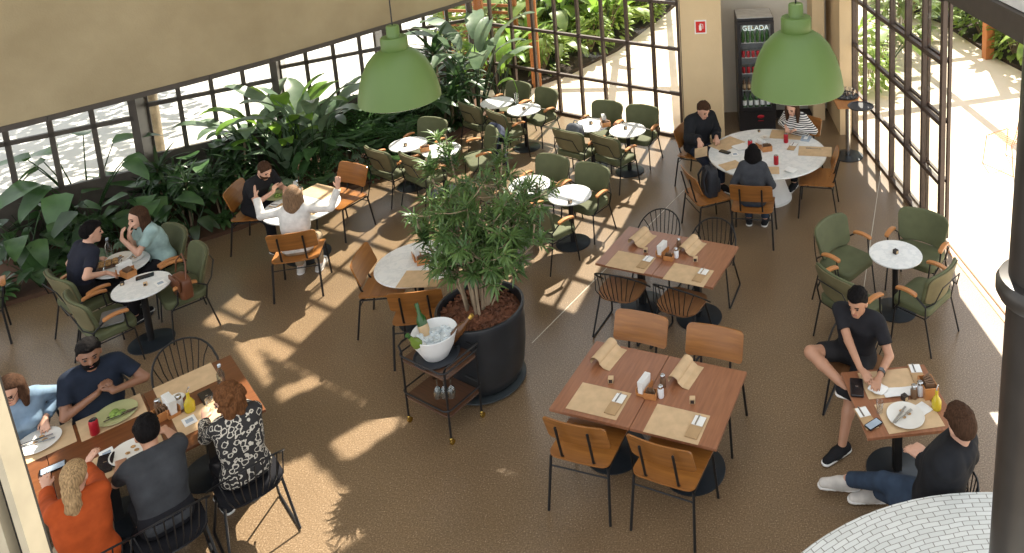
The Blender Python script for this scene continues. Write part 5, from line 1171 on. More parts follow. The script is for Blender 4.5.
# ---------------------------------------------------------------- people: smooth-blended bodies meshed from distance fields
def A3(v): return np.array([v[0], v[1], v[2]], dtype=np.float64)
class Field:
    def __init__(s): s.p = []
    def cap(s, a, b, ra, rb=None, k=.02, clip=()):
        s.p.append(('c', A3(a), A3(b), ra, ra if rb is None else rb, k, clip)); return s
    def ell(s, c, rad, axes, k=.02, clip=()):
        s.p.append(('e', A3(c), np.array(rad, dtype=float), np.array([A3(x) for x in axes]), None, k, clip)); return s
    def mesh(s, h):
        lo = np.full(3, 1e9); hi = -lo
        for q in s.p:
            if q[0] == 'c': r = max(q[3], q[4]); lo = np.minimum(lo, np.minimum(q[1], q[2]) - r); hi = np.maximum(hi, np.maximum(q[1], q[2]) + r)
            else: r = max(q[2]); lo = np.minimum(lo, q[1] - r); hi = np.maximum(hi, q[1] + r)
        lo -= 3 * h + .02; hi += 3 * h + .02
        n = np.ceil((hi - lo) / h).astype(int) + 1; D = np.full(n, .3)
        for q in s.p:
            if q[0] == 'c': r = max(q[3], q[4]); a0 = np.minimum(q[1], q[2]) - r; a1 = np.maximum(q[1], q[2]) + r
            else: r = max(q[2]); a0 = q[1] - r; a1 = q[1] + r
            k = q[5]; m = k + 2.5 * h
            i0 = np.maximum(0, np.floor((a0 - m - lo) / h).astype(int)); i1 = np.minimum(n, np.ceil((a1 + m - lo) / h).astype(int) + 1)
            X = lo[0] + h * np.arange(i0[0], i1[0])[:, None, None]; Y = lo[1] + h * np.arange(i0[1], i1[1])[None, :, None]; Z = lo[2] + h * np.arange(i0[2], i1[2])[None, None, :]
            if q[0] == 'c':
                a, b = q[1], q[2]; ba = b - a; L2 = max(ba @ ba, 1e-12)
                t = np.clip(((X - a[0]) * ba[0] + (Y - a[1]) * ba[1] + (Z - a[2]) * ba[2]) / L2, 0, 1)
                d = np.sqrt((X - a[0] - t * ba[0]) ** 2 + (Y - a[1] - t * ba[1]) ** 2 + (Z - a[2] - t * ba[2]) ** 2) - (q[3] + (q[4] - q[3]) * t)
            else:
                c, rd, ax = q[1], q[2], q[3]; k0 = 0; k1 = 0
                for j in range(3):
                    u = (X - c[0]) * ax[j][0] + (Y - c[1]) * ax[j][1] + (Z - c[2]) * ax[j][2]; k0 = k0 + (u / rd[j]) ** 2; k1 = k1 + (u / rd[j] ** 2) ** 2
                k0 = np.sqrt(k0); d = k0 * (k0 - 1) / np.maximum(np.sqrt(k1), 1e-6)
            for cp, cn in q[6]:
                cp = A3(cp); cn = A3(cn); cn = cn / np.linalg.norm(cn); d = np.maximum(d, (X - cp[0]) * cn[0] + (Y - cp[1]) * cn[1] + (Z - cp[2]) * cn[2])
            sl_ = tuple(slice(i0[j], i1[j]) for j in range(3)); O = D[sl_]
            w = np.clip(.5 + .5 * (d - O) / k, 0, 1); D[sl_] = d + (O - d) * w - k * w * (1 - w)
        S = D < 0; nx, ny, nz = D.shape; c = np.zeros((nx - 1, ny - 1, nz - 1), np.int8); CR = list(product((0, 1), repeat=3))
        for a, b, e in CR: c += S[a:nx - 1 + a, b:ny - 1 + b, e:nz - 1 + e]
        act = (c > 0) & (c < 8); I = np.argwhere(act); idx = np.full(c.shape, -1, np.int64); idx[act] = np.arange(len(I))
        acc = np.zeros((len(I), 3)); cnt = np.zeros(len(I))
        vals = {q: D[I[:, 0] + q[0], I[:, 1] + q[1], I[:, 2] + q[2]] for q in CR}
        for a in CR:
            for j in range(3):
                if a[j] == 0:
                    b = tuple(1 if i == j else a[i] for i in range(3)); da, db = vals[a], vals[b]; m = (da < 0) != (db < 0)
                    t = np.where(m, da / np.where(m, da - db, 1), 0); p = np.repeat(np.array(a, float)[None], len(I), 0); p[:, j] += t; acc[m] += p[m]; cnt[m] += 1
        V = lo + h * (I + acc / cnt[:, None]); Fs = []
        for j in range(3):
            o1, o2 = [(1, 2), (2, 0), (0, 1)][j]; sa = [slice(0, None)] * 3; sb = [slice(0, None)] * 3; sa[j] = slice(0, -1); sb[j] = slice(1, None)
            E = np.argwhere(S[tuple(sa)] != S[tuple(sb)]); E = E[(E[:, o1] > 0) & (E[:, o2] > 0) & (E[:, o1] < D.shape[o1] - 1) & (E[:, o2] < D.shape[o2] - 1)]
            def g(d1, d2): q = E.copy(); q[:, o1] += d1; q[:, o2] += d2; return idx[q[:, 0], q[:, 1], q[:, 2]]
            Q = np.stack([g(-1, -1), g(0, -1), g(0, 0), g(-1, 0)], 1); flip = ~S[E[:, 0], E[:, 1], E[:, 2]]; Q[flip] = Q[flip][:, ::-1]; Fs.append(Q)
        return V, np.concatenate(Fs)
def fobj(name, F, h, m, parent):
    V, Q = F.mesh(h); me = bpy.data.meshes.new(name)
    me.vertices.add(len(V)); me.vertices.foreach_set('co', V.ravel()); me.loops.add(Q.size); me.loops.foreach_set('vertex_index', Q.ravel().astype(np.int32))
    me.polygons.add(len(Q)); me.polygons.foreach_set('loop_start', np.arange(0, Q.size, 4, dtype=np.int32)); me.update(calc_edges=True); me.validate()
    me.polygons.foreach_set('use_smooth', [True] * len(me.polygons)); me.materials.append(MATS[m])
    o = bpy.data.objects.new(name, me); COL.objects.link(o); o.parent = parent; return o
def ik(a, t, l1, l2, pole):
    d = (t - a); L = d.length; dn = d.normalized(); L = max(abs(l1 - l2) + .01, min(L, (l1 + l2) * .995)); x = (l1 * l1 - l2 * l2 + L * L) / (2 * L); hh = math.sqrt(max(0, l1 * l1 - x * x))
    p = pole - dn * pole.dot(dn); p = p.normalized() if p.length > 1e-5 else dn.orthogonal().normalized()
    return a + dn * x + p * hh, a + dn * L

def person(label, pos, face, seat=.47, lean=12, side=0, yaw=0, pitch=12, hands=None, feet=None, knees=None, poles=None, s=1.0, fem=False, skin='skin_light', hair='hair_brown', style='short',
           top=('shirt', 'tee_black', 'short', .012), bottom=('trousers', 'denim', 'long'), shoe='shoe_black', sole='sole_white', belly=0.0, h=.011, curl=None, palms=None, hdirs=None, beard=None, extra=None, headfwd=0.02, group=None, twist=0):
    """seated figure: pos = seat centre on the floor plan, face = facing direction; hands/feet are world points"""
    rz = rz_of(face); r = thing('person', label, 'person', (pos[0], pos[1], 0), rz, group)
    MI = (Matrix.Translation((pos[0], pos[1], 0)) @ Matrix.Rotation(rz, 4, 'Z')).inverted()
    loc = lambda p: MI @ Vector(p)
    g = .90 if fem else 1.0
    X, Y, Z = Vector((1, 0, 0)), Vector((0, 1, 0)), Vector((0, 0, 1))
    P = Vector((0, -.03, seat + .095 * s))
    def sp(a): q = Matrix.Rotation(math.radians(side), 3, 'Y') @ Matrix.Rotation(-math.radians(a), 3, 'X') @ Z; return q
    t1, t2 = sp(lean * .7), sp(lean * 1.35); tw = Matrix.Rotation(math.radians(twist), 3, t2)
    r1 = (X - t1 * X.dot(t1)).normalized(); r2 = tw @ (X - t2 * X.dot(t2)).normalized(); f1 = t1.cross(r1); f2 = t2.cross(r2)
    Mi = P + t1 * .25 * s; NB = Mi + t2 * .26 * s
    shw = (.182 if not fem else .148) * s
    SH = {q: Mi + t2 * .215 * s + r2 * (q * shw) for q in (-1, 1)}
    HIP = {q: P + r1 * (q * .092 * s) - Z * .01 for q in (-1, 1)}
    # head frame
    Rh = Matrix.Rotation(math.radians(-yaw), 3, 'Z'); fh = (tw @ Y); fh.z = 0; fh = Rh @ fh.normalized(); rh = fh.cross(Z).normalized(); Rp = Matrix.Rotation(-math.radians(pitch), 3, rh); fh = Rp @ fh; uh = rh.cross(fh)
    HC = NB + (t2 * .6 + uh * .4).normalized() * .145 * s + fh * headfwd
    # arms
    hands = hands or {}; poles = poles or {}; W_ = {}; EL = {}; HD = {}; PN = {}
    for q, nm in ((-1, 'L'), (1, 'R')):
        tg = loc(hands[nm]) if nm in hands else HIP[q] + Y * .28 + X * q * .03 + Z * .10
        hd = (hdirs or {}).get(nm)
        if hd is not None: hd = (MI.to_3x3() @ Vector(hd)).normalized()
        else: hd = (tg - SH[q]); hd.z *= .25; hd = (hd - X * q * .25 * hd.length).normalized()
        pl = Vector(poles.get(nm, (q * .55, -.4, -.8)))
        e, w = ik(SH[q], tg - hd * .075 * s, .285 * s, .255 * s, pl); EL[q] = e; W_[q] = w; HD[q] = hd
        pn = Vector((palms or {}).get(nm, (0, 0, -1))); pn = (MI.to_3x3() @ pn) if nm in (palms or {}) else pn
        pn = pn - hd * pn.dot(hd); PN[q] = pn.normalized() if pn.length > 1e-3 else hd.orthogonal().normalized()
    # legs
    feet = feet or {}; AN = {}; KN = {}; FD = {}
    for q, nm in ((-1, 'L'), (1, 'R')):
        tgt = feet.get(nm)
        if tgt is None: tg = Vector((q * .12 * s, .40 * s, .085)); fd = Vector((q * .12, 1, 0))
        else:
            tg = loc(tgt[0]); fd = MI.to_3x3() @ Vector(tgt[1])
        pole = Vector((knees or {}).get(nm, (q * .12, 1, .9)))
        kn, an = ik(HIP[q], tg, .43 * s, .41 * s, pole); KN[q] = kn; AN[q] = an; FD[q] = fd.normalized()
    def torso(F, o, kk=.05, full=True, clip=()):
        F.cap(P - r1 * .07 * s, P + r1 * .07 * s, (.108 if not fem else .115) * s + o, k=kk, clip=clip)
        F.cap(P + t1 * .13 * s - r1 * .055 * s + f1 * belly * .6, P + t1 * .13 * s + r1 * .055 * s + f1 * belly * .6, (.100 * g + belly * .5) * s + o, k=kk, clip=clip)
        F.cap(Mi - r1 * .07 * s + f1 * belly * .3, Mi + r1 * .07 * s + f1 * belly * .3, (.104 * g + belly * .25) * s + o, k=kk, clip=clip)
        F.cap(Mi + t2 * .11 * s - r2 * .085 * s * g, Mi + t2 * .11 * s + r2 * .085 * s * g, .104 * s * g + o, k=kk, clip=clip)
        F.cap(SH[-1] * .86 + SH[1] * .14, SH[1] * .86 + SH[-1] * .14, .066 * s * g + o, k=kk, clip=clip)
        if fem:
            for q in (-1, 1): F.cap(Mi + t2 * .06 * s + f2 * .075 * s + r2 * q * .065 * s, Mi + t2 * .05 * s + f2 * .09 * s + r2 * q * .065 * s, .062 * s + o, k=.03, clip=clip)
    ua, fa = .048 * s * g, .040 * s * g
    B = Field(); torso(B, 0)
    B.cap(NB - t2 * .04, HC - uh * .05 * s - fh * .02, .056 * s * g, .050 * s * g, k=.03)
    for q in (-1, 1):
        B.cap(SH[q], EL[q], ua, .038 * s * g, k=.03); B.cap(EL[q], W_[q], fa, .027 * s * g, k=.012)
        hd, pn = HD[q], PN[q]; lat = hd.cross(pn).normalized(); S_ = s * (.95 if fem else 1.0)
        thumb = lat if (lat.dot(X) * -q) > 0 else -lat
        if abs(lat.dot(X)) < .2: thumb = lat if lat.z > 0 else -lat
        for i in (-1, 0, 1): B.cap(W_[q] + hd * .012 + lat * .008 * i, W_[q] + hd * .080 * S_ + lat * .022 * i * S_, .017 * S_, .0145 * S_, k=.012)
        cu_ = (curl or {}).get('L' if q < 0 else 'R', .45)
        for i, ln in enumerate((.066, .074, .068, .052)):
            b0 = W_[q] + hd * .088 * S_ - thumb * (i - 1.5) * .0195 * S_; d1 = hd * math.cos(cu_ * .8) + pn * math.sin(cu_ * .8) - thumb * (i - 1.5) * .07; d2 = hd * math.cos(cu_ * 2.1) + pn * math.sin(cu_ * 2.1)
            m_ = b0 + d1.normalized() * ln * .55 * S_; B.cap(b0, m_, .0098 * S_, .0092 * S_, k=.006); B.cap(m_, m_ + d2.normalized() * ln * .5 * S_, .0092 * S_, .0078 * S_, k=.004)
        b0 = W_[q] + hd * .03 * S_ + thumb * .024 * S_; m_ = b0 + (hd * .75 + thumb * .6 + pn * .25).normalized() * .042 * S_
        B.cap(b0, m_, .0125 * S_, .011 * S_, k=.012); B.cap(m_, m_ + (hd * .9 + thumb * .2 + pn * .35).normalized() * .032 * S_, .0108 * S_, .009 * S_, k=.004)
        B.cap(HIP[q], KN[q], .082 * s, .056 * s, k=.04); B.cap(KN[q], KN[q].lerp(AN[q], .35) - FD[q] * .012, .055 * s, .052 * s, k=.03); B.cap(KN[q].lerp(AN[q], .35), AN[q], .052 * s, .036 * s, k=.03)
        B.cap(AN[q] - Z * .03, AN[q] - Z * .045 + FD[q] * .10 * s, .036 * s, .030 * s, k=.02)
    hs = s * (1.04 if fem else 1.07); ax = (rh, fh, uh); hp = lambda x, y, z: HC + (rh * x + fh * y + uh * z) * hs
    B.ell(hp(0, -.008, .022), (.074 * hs, .094 * hs, .096 * hs), ax, .02); B.ell(hp(0, .026, -.045), (.056 * hs, .062 * hs, .072 * hs), ax, .03)
    B.cap(hp(-.012, .066, -.098), hp(.012, .066, -.098), .019 * hs, k=.03); B.cap(hp(0, .084, .012), hp(0, .104, -.026), .009 * hs, .0135 * hs, k=.012); B.cap(hp(-.026, .076, .024), hp(.026, .076, .024), .014 * hs, k=.012)
    B.cap(hp(-.018, .082, -.062), hp(.018, .082, -.062), .008 * hs, k=.012)
    for q in (-1, 1): B.ell(hp(q * .074, -.006, -.008), (.011 * hs, .022 * hs, .032 * hs), ax, .008)
    obj_b = fobj('body', B, h, skin, r)
    # clothes
    tn, tm, sl_, o = top; C = Field(); low = [(P - t1 * .055 * s, -t1)]
    torso(C, o, .05, clip=low); C.cap(NB - t2 * .05, NB + t2 * .03, .066 * s * g + o * .5, .058 * s * g + o * .5, k=.025, clip=[(NB + t2 * .022 + f2 * 0, t2 * 1.0 + f2 * .35)])
    for q in (-1, 1):
        if sl_ == 'short': e = SH[q].lerp(EL[q], .66); C.cap(SH[q], EL[q], ua + o, .043 * s * g + o + .006, k=.03, clip=[(e, EL[q] - SH[q])])
        elif sl_ == 'elbow': C.cap(SH[q], EL[q], ua + o, .042 * s * g + o + .004, k=.03, clip=[(SH[q].lerp(EL[q], .95), EL[q] - SH[q])])
        else:
            C.cap(SH[q], EL[q], ua + o, .040 * s * g + o, k=.03); e = EL[q].lerp(W_[q], .93); C.cap(EL[q], W_[q], fa + o, .031 * s * g + o, k=.02, clip=[(e, W_[q] - EL[q])])
    if extra == 'hood': C.cap(NB - f2 * .07 - r2 * .07 - t2 * .01, NB - f2 * .07 + r2 * .07 - t2 * .01, .062, k=.02); C.cap(NB - f2 * .1 - t2 * .08, NB - f2 * .08 - t2 * .01, .05, k=.03)
    if extra == 'collar':
        for q in (-1, 1): C.cap(NB + t2 * .012 - f2 * .045 + r2 * q * .03, NB - t2 * .02 + f2 * .055 + r2 * q * .045, .018, .014, k=.012)
    fobj(tn, C, h, tm, r)
    bn, bm, bl = bottom; C = Field(); o = .011; up = [(P + t1 * .10 * s, t1)]
    C.cap(P - r1 * .07 * s, P + r1 * .07 * s, (.108 if not fem else .115) * s + o, k=.05, clip=up); C.cap(P + t1 * .08 * s - r1 * .06 * s + f1 * belly * .3, P + t1 * .08 * s + r1 * .06 * s + f1 * belly * .3, .102 * s * g + o, k=.05, clip=up)
    for q in (-1, 1):
        if bl == 'shorts': C.cap(HIP[q], KN[q], .086 * s + o, .062 * s + o + .008, k=.03, clip=[(HIP[q].lerp(KN[q], .72), KN[q] - HIP[q])])
        else:
            C.cap(HIP[q], KN[q], .082 * s + o, .058 * s + o, k=.03); e = KN[q].lerp(AN[q], .93); C.cap(KN[q], AN[q], .055 * s + o, .044 * s + o, k=.03, clip=[(e, AN[q] - KN[q])])
    fobj(bn, C, h + .001, bm, r)
    for q in (-1, 1):
        C = Field(); a = AN[q] - Z * .045 * s; d = FD[q]; hz = AN[q].z - .085
        cl = [(Vector((0, 0, max(hz, 0) + .012)), -Z)]
        C.cap(a - d * .05, a + d * .08, .048 * s, .047 * s, k=.02, clip=cl); C.cap(a + d * .07, a + d * .185 * s - Z * .012, .049 * s, .039 * s, k=.03, clip=cl); C.cap(AN[q] - Z * .05, AN[q] - Z * .01, .044 * s, .043 * s, k=.02, clip=[(AN[q] + Z * .008, Z)])
        so = fobj('shoe', C, .009, shoe, r)
        C = Field(); z0 = max(hz, 0) + .016; ca = a - d * .053; ca.z = z0; cb = a + d * .19 * s; cb.z = z0; C.cap(ca, cb, .050 * s, .044 * s, k=.01, clip=[(Vector((0, 0, z0 + .010)), Z), (Vector((0, 0, z0 - .014)), -Z)]); fobj('sole', C, .009, sole, so)
    # hair
    Hh = Field(); cut = [(hp(0, .034, .052), fh * .80 - uh * .60)] if style != 'fringe' else [(hp(0, .072, .045), fh * .8 - uh * .6)]
    if style == 'bald': cut = [(hp(0, -.01, .03), fh * .8 - uh * .45)]
    Hh.ell(hp(0, -.010, .026), (.083 * hs, .104 * hs, .104 * hs) if style != 'bald' else (.078 * hs, .099 * hs, .099 * hs), ax, .01, clip=cut + ([(hp(0, -.04, -.055), -uh)] if style in ('short', 'bald', 'crop') else []))
    if style == 'bald':
        Hh.ell(hp(0, -.006, .024), (.0762 * hs, .0965 * hs, .098 * hs), ax, .005, clip=[(hp(0, .06, .045), fh * .8 - uh * .5)])
    RN = random.Random(len(label) * 7)
    if style == 'short':
        Hh.ell(hp(0, .02, .085), (.062 * hs, .070 * hs, .045 * hs), ax, .03)
        for i in range(60):
            a = RN.uniform(0, 6.28); e = RN.uniform(.15, 1.4); p0 = hp(.082 * math.cos(a) * math.cos(e), -.008 + .102 * math.sin(a) * math.cos(e), .026 + .104 * math.sin(e))
            if (p0 - hp(0, .055, .06)).dot(fh * .8 - uh * .62) > 0: continue
            Hh.cap(p0, p0 + (fh * .022 + rh * RN.uniform(-.01, .01) + uh * .004) * hs, .013, .008, k=.006)
    if style in ('long', 'shoulder', 'bob'):
        Ln = dict(long=.34, shoulder=.24, bob=.21)[style]
        for i in range(-5, 6):
            a = i * .30; x = .080 * math.sin(a); y = -.085 * math.cos(a); p0 = hp(x, y, .02); p1 = p0 - Z * Ln * .5 + (p0 - HC).normalized() * .012; p2 = p0 - Z * Ln * RN.uniform(.85, 1.05) - (fh * .02 if style == 'bob' else Vector((0, 0, 0))) + (p0 - HC).normalized() * .01
            Hh.cap(p0, p1, .032 * hs, .033 * hs, k=.012); Hh.cap(p1, p2, .033 * hs, .020 * hs, k=.012)
    if style == 'ponytail':
        p0 = hp(0, -.10, -.02); Hh.cap(hp(0, -.08, .03), p0, .05, .04, k=.03); q0 = p0
        for i in range(9):
            p1 = q0 - Z * .038 - f2 * (.012 if i < 3 else -.004) + r2 * .012 * math.sin(i * 1.9); Hh.cap(q0, p1, .044 - .002 * i, .044 - .002 * (i + 1), k=.012)
            for qq in (-1, 1): Hh.cap(q0 + r2 * qq * .03, p1 + r2 * qq * (.034 + .010 * math.sin(i * 2.3 + qq)), .022, .019, k=.006)
            q0 = p1
    if style == 'curly':
        for i in range(46):
            a = i * 2.4; e = RN.uniform(-.5, 1.4); p0 = hp(.085 * math.cos(a) * math.cos(e), -.02 + .10 * math.sin(a) * math.cos(e), .03 + .10 * math.sin(e))
            if (p0 - HC).dot(fh) > .045 and (p0 - HC).dot(uh) < .08: continue
            Hh.cap(p0, p0 + Vector((RN.uniform(-.02, .02), RN.uniform(-.02, .02), -RN.uniform(.01, .04))), .026, .022, k=.012)
        for i in range(-5, 6):
            a = i * .32; p0 = hp(.088 * math.sin(a), -.09 * math.cos(a), -.03); q0 = p0
            for j in range(4): p1 = q0 + Vector((RN.uniform(-.02, .02), RN.uniform(-.02, .02), -.045)); Hh.cap(q0, p1, .030, .027, k=.012); q0 = p1
    fobj('hair', Hh, .010, hair, r)
    if beard:
        Hb = Field(); Hb.ell(hp(0, .028, -.060), (.061 * hs, .068 * hs, .066 * hs), ax, .01, clip=[(hp(0, .0, -.045), uh), (hp(0, 0, 0), -fh)]); Hb.cap(hp(-.03, .083, -.048), hp(.03, .083, -.048), .010, k=.01); fobj('beard', Hb, .009, beard, r)
    for q in (-1, 1):
        mb = MB(); mb.ball(hp(q * .031, .077, .002), .0115 * hs, 10, 8); obj('eye', mb, 'eye_dark', r)
        mb = MB(); mb.tube([hp(q * .048, .078, .024), hp(q * .032, .089, .029), hp(q * .016, .090, .026)], .0045, 5); obj('eyebrow', mb, hair, r)
    mb = MB(); mb.tube([hp(-.022, .084, -.061), hp(-.008, .092, -.059), hp(.008, .092, -.059), hp(.022, .084, -.061)], .0055, 6); obj('mouth', mb, 'lips', r)
    r['_hc'] = [0.0]; del r['_hc']
    MW = MI.inverted(); return dict(root=r, head=MW @ HC, wrist={q: MW @ W_[q] for q in (-1, 1)}, elbow={q: MW @ EL[q] for q in (-1, 1)}, knee={q: MW @ KN[q] for q in (-1, 1)}, loc=loc, hp=hp, ax=ax)
def seat_of(lab):
    for o in bpy.data.objects:
        if o.get('label') == lab: return o
def hnd(px, z=TZ + .035): return at(px[0], px[1], z)
def sit(chair_label, **kw):
    c = seat_of(chair_label); f = c.matrix_basis.to_3x3() @ Vector((0, 1, 0)); f.normalize(); return c, f
PEOPLE = {}
# couple by the plants
c, f = sit('green armchair of the man in the navy polo')
PEOPLE['polo'] = person('man in a navy polo shirt eating beside the woman in teal, before the plants', c.location, f, .525, 16, yaw=15, pitch=8, hands=dict(L=hnd((103, 258)), R=hnd((113, 274))), skin='skin_light', hair='hair_black', style='short', top=('polo_shirt', 'polo_navy', 'short', .014), bottom=('trousers', 'trousers_black', 'long'), extra='collar')
c, f = sit('green armchair of the woman in the teal top, by the plants')
hc = c.location + f * .31
PEOPLE['teal'] = person('woman in a teal top, hands before her mouth, facing the man in navy', c.location, f, .525, 14, yaw=-5, pitch=10, fem=True, hands=dict(L=(hc.x - .02, hc.y - .03, 1.12), R=(hc.x + .03, hc.y + .03, 1.13)), hdirs=dict(L=(0.1, .1, 1), R=(0.1, .1, 1)), skin='skin_light', hair='hair_brown', style='shoulder', top=('blouse', 'blouse_teal', 'short', .020), bottom=('trousers', 'trousers_black', 'long'))
# man in black and woman in white
c, f = sit('plywood chair of the man in the black T-shirt, against the plants')
PEOPLE['fman'] = person('bearded man in a black T-shirt eating salad, facing the woman in white', c.location, (.92, -.38), .515, 24, yaw=5, pitch=32, hands=dict(L=hnd((287, 190), .84), R=hnd((274, 187), .98)), hdirs=dict(R=(.3, -.1, .9)), skin='skin_light', hair='hair_brown', style='bald', beard='hair_brown', top=('t_shirt', 'tee_black', 'short', .012), bottom=('trousers', 'trousers_black', 'long'))
c, f = sit('plywood chair of the woman in the white shirt')
PEOPLE['white'] = person('long-haired woman in a white shirt seen from behind, both arms raised', c.location, f, .515, 6, yaw=-8, pitch=0, fem=True, hands=dict(L=c.location + Vector((-.52, .12, 1.30)), R=c.location + Vector((.46, .32, 1.28))), hdirs=dict(L=(-.1, .1, 1), R=(.1, .1, 1)), poles=dict(L=(-.5, -.2, -1), R=(.5, -.2, -1)), palms=dict(L=(.6, .6, 0), R=(-.6, .6, 0)), curl=dict(L=.1, R=.1), hair='hair_fair', style='long', top=('shirt', 'shirt_white', 'long', .016), bottom=('trousers', 'trousers_beige', 'long'), shoe='shoe_white')
# large round table
c, f = sit('plywood chair of the man in the black jacket')
PEOPLE['bman'] = person('man in a black jacket holding a kraft menu at the large round table', c.location, (.55, -.85), .515, 14, yaw=-5, pitch=28, hands=dict(L=hnd((717, 140), .80), R=hnd((700, 145), .92)), hdirs=dict(R=(.1, -.3, -.8)), hair='hair_brown', style='short', s=1.06, top=('jacket', 'jacket_black', 'long', .042), bottom=('trousers', 'trousers_navy', 'long'), h=.012)
mh = person  # placeholder name kept short below
w = PEOPLE['bman']['wrist'][1]
r = thing('rolled_menu', 'kraft menu held up by the man in the black jacket', 'menu', w + Vector((.02, -.04, -.26)), .35); mb = MB(); mb.box((0, 0, .075), (.20, .012, .16), 0, .15); obj('sheet', mb, 'kraft', r, smooth=False)
c, f = sit('plywood chair of the woman in the grey jacket')
PEOPLE['gwoman'] = person('dark-haired woman in a grey jacket seen from behind at the large round table', c.location, f, .515, 10, yaw=0, pitch=12, fem=True, s=.95, hair='hair_black', style='bob', top=('jacket', 'jacket_grey', 'long', .022), bottom=('jeans', 'denim', 'long'), feet=dict(R=((1.12, 10.62, .33), (.7, .5, -.3)), L=None) if False else None, h=.012)
c, f = sit('plywood chair of the woman in the striped top')
PEOPLE['stripe'] = person('woman in a black and white striped top looking at her phone', c.location, f, .515, 16, yaw=0, pitch=26, fem=True, hands=dict(L=hnd((794, 130), .86), R=hnd((787, 129), .86)), hair='hair_brown', style='shoulder', top=('striped_top', 'striped_knit', 'long', .018), bottom=('trousers', 'trousers_black', 'long'), h=.012)
# long table
NAV = V2(*long_seat(1.07, 1, .74).xy); HC_ = hnd((105, 385), .98)
PEOPLE['navy'] = person('bearded man in a navy T-shirt with clasped hands at the long table', NAV, -LN, .505, 10, yaw=4, pitch=6, belly=.06, s=1.06, hands=dict(L=HC_ + Vector((.02, .01, 0)), R=HC_ + Vector((-.02, -.01, 0))), hdirs=dict(L=(-.5, .1, .7), R=(.5, .1, .7)), poles=dict(L=(-1, .2, -.8), R=(1, .2, -.8)), curl=dict(L=.8, R=.8), skin='skin_brown', hair='hair_black', style='short', beard='hair_black', top=('t_shirt', 'tee_navy', 'short', .014), bottom=('trousers', 'trousers_black', 'long'), h=.0105)
DEN = V2(*long_seat(1.62, 1, .76).xy)
PEOPLE['denim'] = person('woman with glasses in a pale denim shirt at the left edge of the long table', DEN, -LN, .505, 8, yaw=25, pitch=26, fem=True, hair='hair_brown', style='bob', top=('denim_shirt', 'denim_light', 'long', .022), bottom=('trousers', 'trousers_navy', 'long'), hands=dict(L=hnd((45, 425), .80), R=hnd((12, 445), .80)), extra='collar')
hp, ax = PEOPLE['denim']['hp'], PEOPLE['denim']['ax']; mb = MB()
for q in (-1, 1): mb.tube([hp(q * .033 + .022 * math.cos(a), .096, .002 + .019 * math.sin(a)) for a in [2 * PI * i / 16 for i in range(16)]], .0022, 5, True); mb.tube([hp(q * .055, .094, .006), hp(q * .078, .0, .008)], .002, 5)
mb.tube([hp(-.011, .098, .004), hp(.011, .098, .004)], .002, 5); obj('glasses', mb, 'black_metal', PEOPLE['denim']['root'])
ORA = V2(*long_seat(1.40, -1, 1.0).xy)
PEOPLE['orange'] = person('woman with a wavy blond ponytail in an orange sweater at the long table', ORA, LN, .505, 8, yaw=28, pitch=6, fem=True, s=.97, hair='hair_blond', style='ponytail', top=('sweater', 'sweater_orange', 'long', .022), bottom=('trousers', 'trousers_beige', 'long'), hands=dict(L=hnd((40, 466), .86), R=hnd((80, 441), .92)), hdirs=dict(L=(-.3, .4, .6), R=(.2, .5, .6)), h=.0105)
GRY = V2(*long_seat(.90, -1, 1.0).xy)
PEOPLE['grey'] = person('dark-haired man in a dark grey T-shirt seen from behind at the long table', GRY, LN, .505, 20, yaw=2, pitch=22, s=1.0, belly=.02, hair='hair_black', style='short', skin='skin_tan', top=('t_shirt', 'tee_grey', 'short', .014), bottom=('trousers', 'trousers_black', 'long'), shoe='shoe_white', hands=dict(L=hnd((120, 462), .78), R=hnd((160, 425), .80)), h=.0105)
BLO = V2(*long_seat(.31, -1, .95).xy)
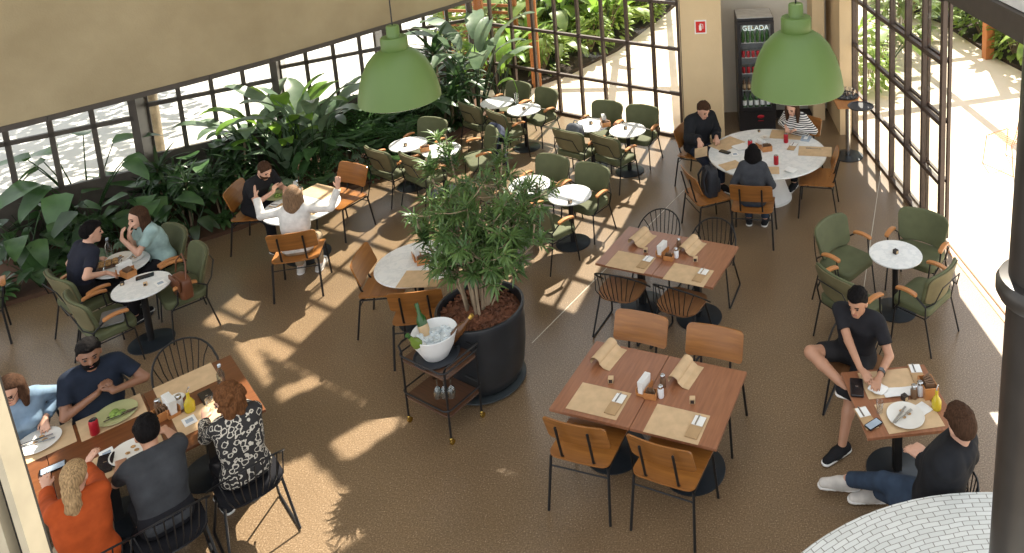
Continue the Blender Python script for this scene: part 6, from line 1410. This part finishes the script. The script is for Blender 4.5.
PEOPLE['blouse'] = person('curly-haired woman in a black and cream patterned blouse at the long table', BLO, LN, .505, 10, yaw=-62, pitch=14, fem=True, s=.96, hair='hair_auburn', style='curly', top=('blouse', 'patterned_blouse', 'long', .022), bottom=('trousers', 'trousers_black', 'long'), hands=dict(L=hnd((205, 413), .88), R=hnd((228, 400), .84)), hdirs=dict(L=(-.2, .6, .4)), h=.0105)
# the two men at the right
k = at(821, 367, .66); an = at(846, 388, .60); ft = at(842, 446, .09); td = (at(820, 467, .04) - at(845, 450, .04)).normalized()
PEOPLE['m1'] = person('man in a black T-shirt and shorts with one leg crossed, at the right table', M1, (-.45, -.9), .505, 10, side=-6, yaw=10, pitch=18, s=1.06, hands=dict(L=hnd((877, 383), .78), R=hnd((870, 388), .77)), feet=dict(R=((an.x, an.y, an.z), (.6, -.3, -.25)), L=((ft.x, ft.y, .10), td)), knees=dict(R=(1.0, .35, .5), L=(0, 1, .9)), hair='hair_black', style='short', skin='skin_tan', top=('t_shirt', 'tee_black', 'short', .014), bottom=('shorts', 'shorts_black', 'shorts'), shoe='shoe_black', h=.0105)
w = PEOPLE['m1']; a = w['loc'](w['wrist'][-1]); b_ = w['loc'](w['elbow'][-1]); d = (b_ - a).normalized()
mb = MB(); mb.tube([a + d * .035, a + d * .065], .036, 18); wt = obj('wristwatch', mb, 'phone_black', w['root']); mb = MB(); mb.box(tuple(a + d * .05 + Vector((0, 0, .036))), (.034, .034, .010)); obj('watch_face', mb, 'watch_face', wt, smooth=False)
f1_, f2_ = at(842, 478, .12), at(878, 491, .10)
PEOPLE['m2'] = person('man in a black hooded jacket and jeans, legs stretched out, at the right table', M2, (-.96, .28), .50, -16, yaw=34, pitch=10, s=1.13, side=0, twist=-22, hands=dict(L=hnd((914, 452), .80), R=hnd((921, 449), .82)), hdirs=dict(L=(-.5, .6, .2), R=(-.6, .5, .2)), feet=dict(R=((f1_.x, f1_.y, .12), (-.95, .10, .05)), L=((f2_.x, f2_.y, .10), (-.95, .0, .0))), hair='hair_brown', style='short', top=('hooded_jacket', 'jacket_black', 'long', .044), bottom=('jeans', 'denim', 'long'), shoe='shoe_white', extra='hood', h=.0105)
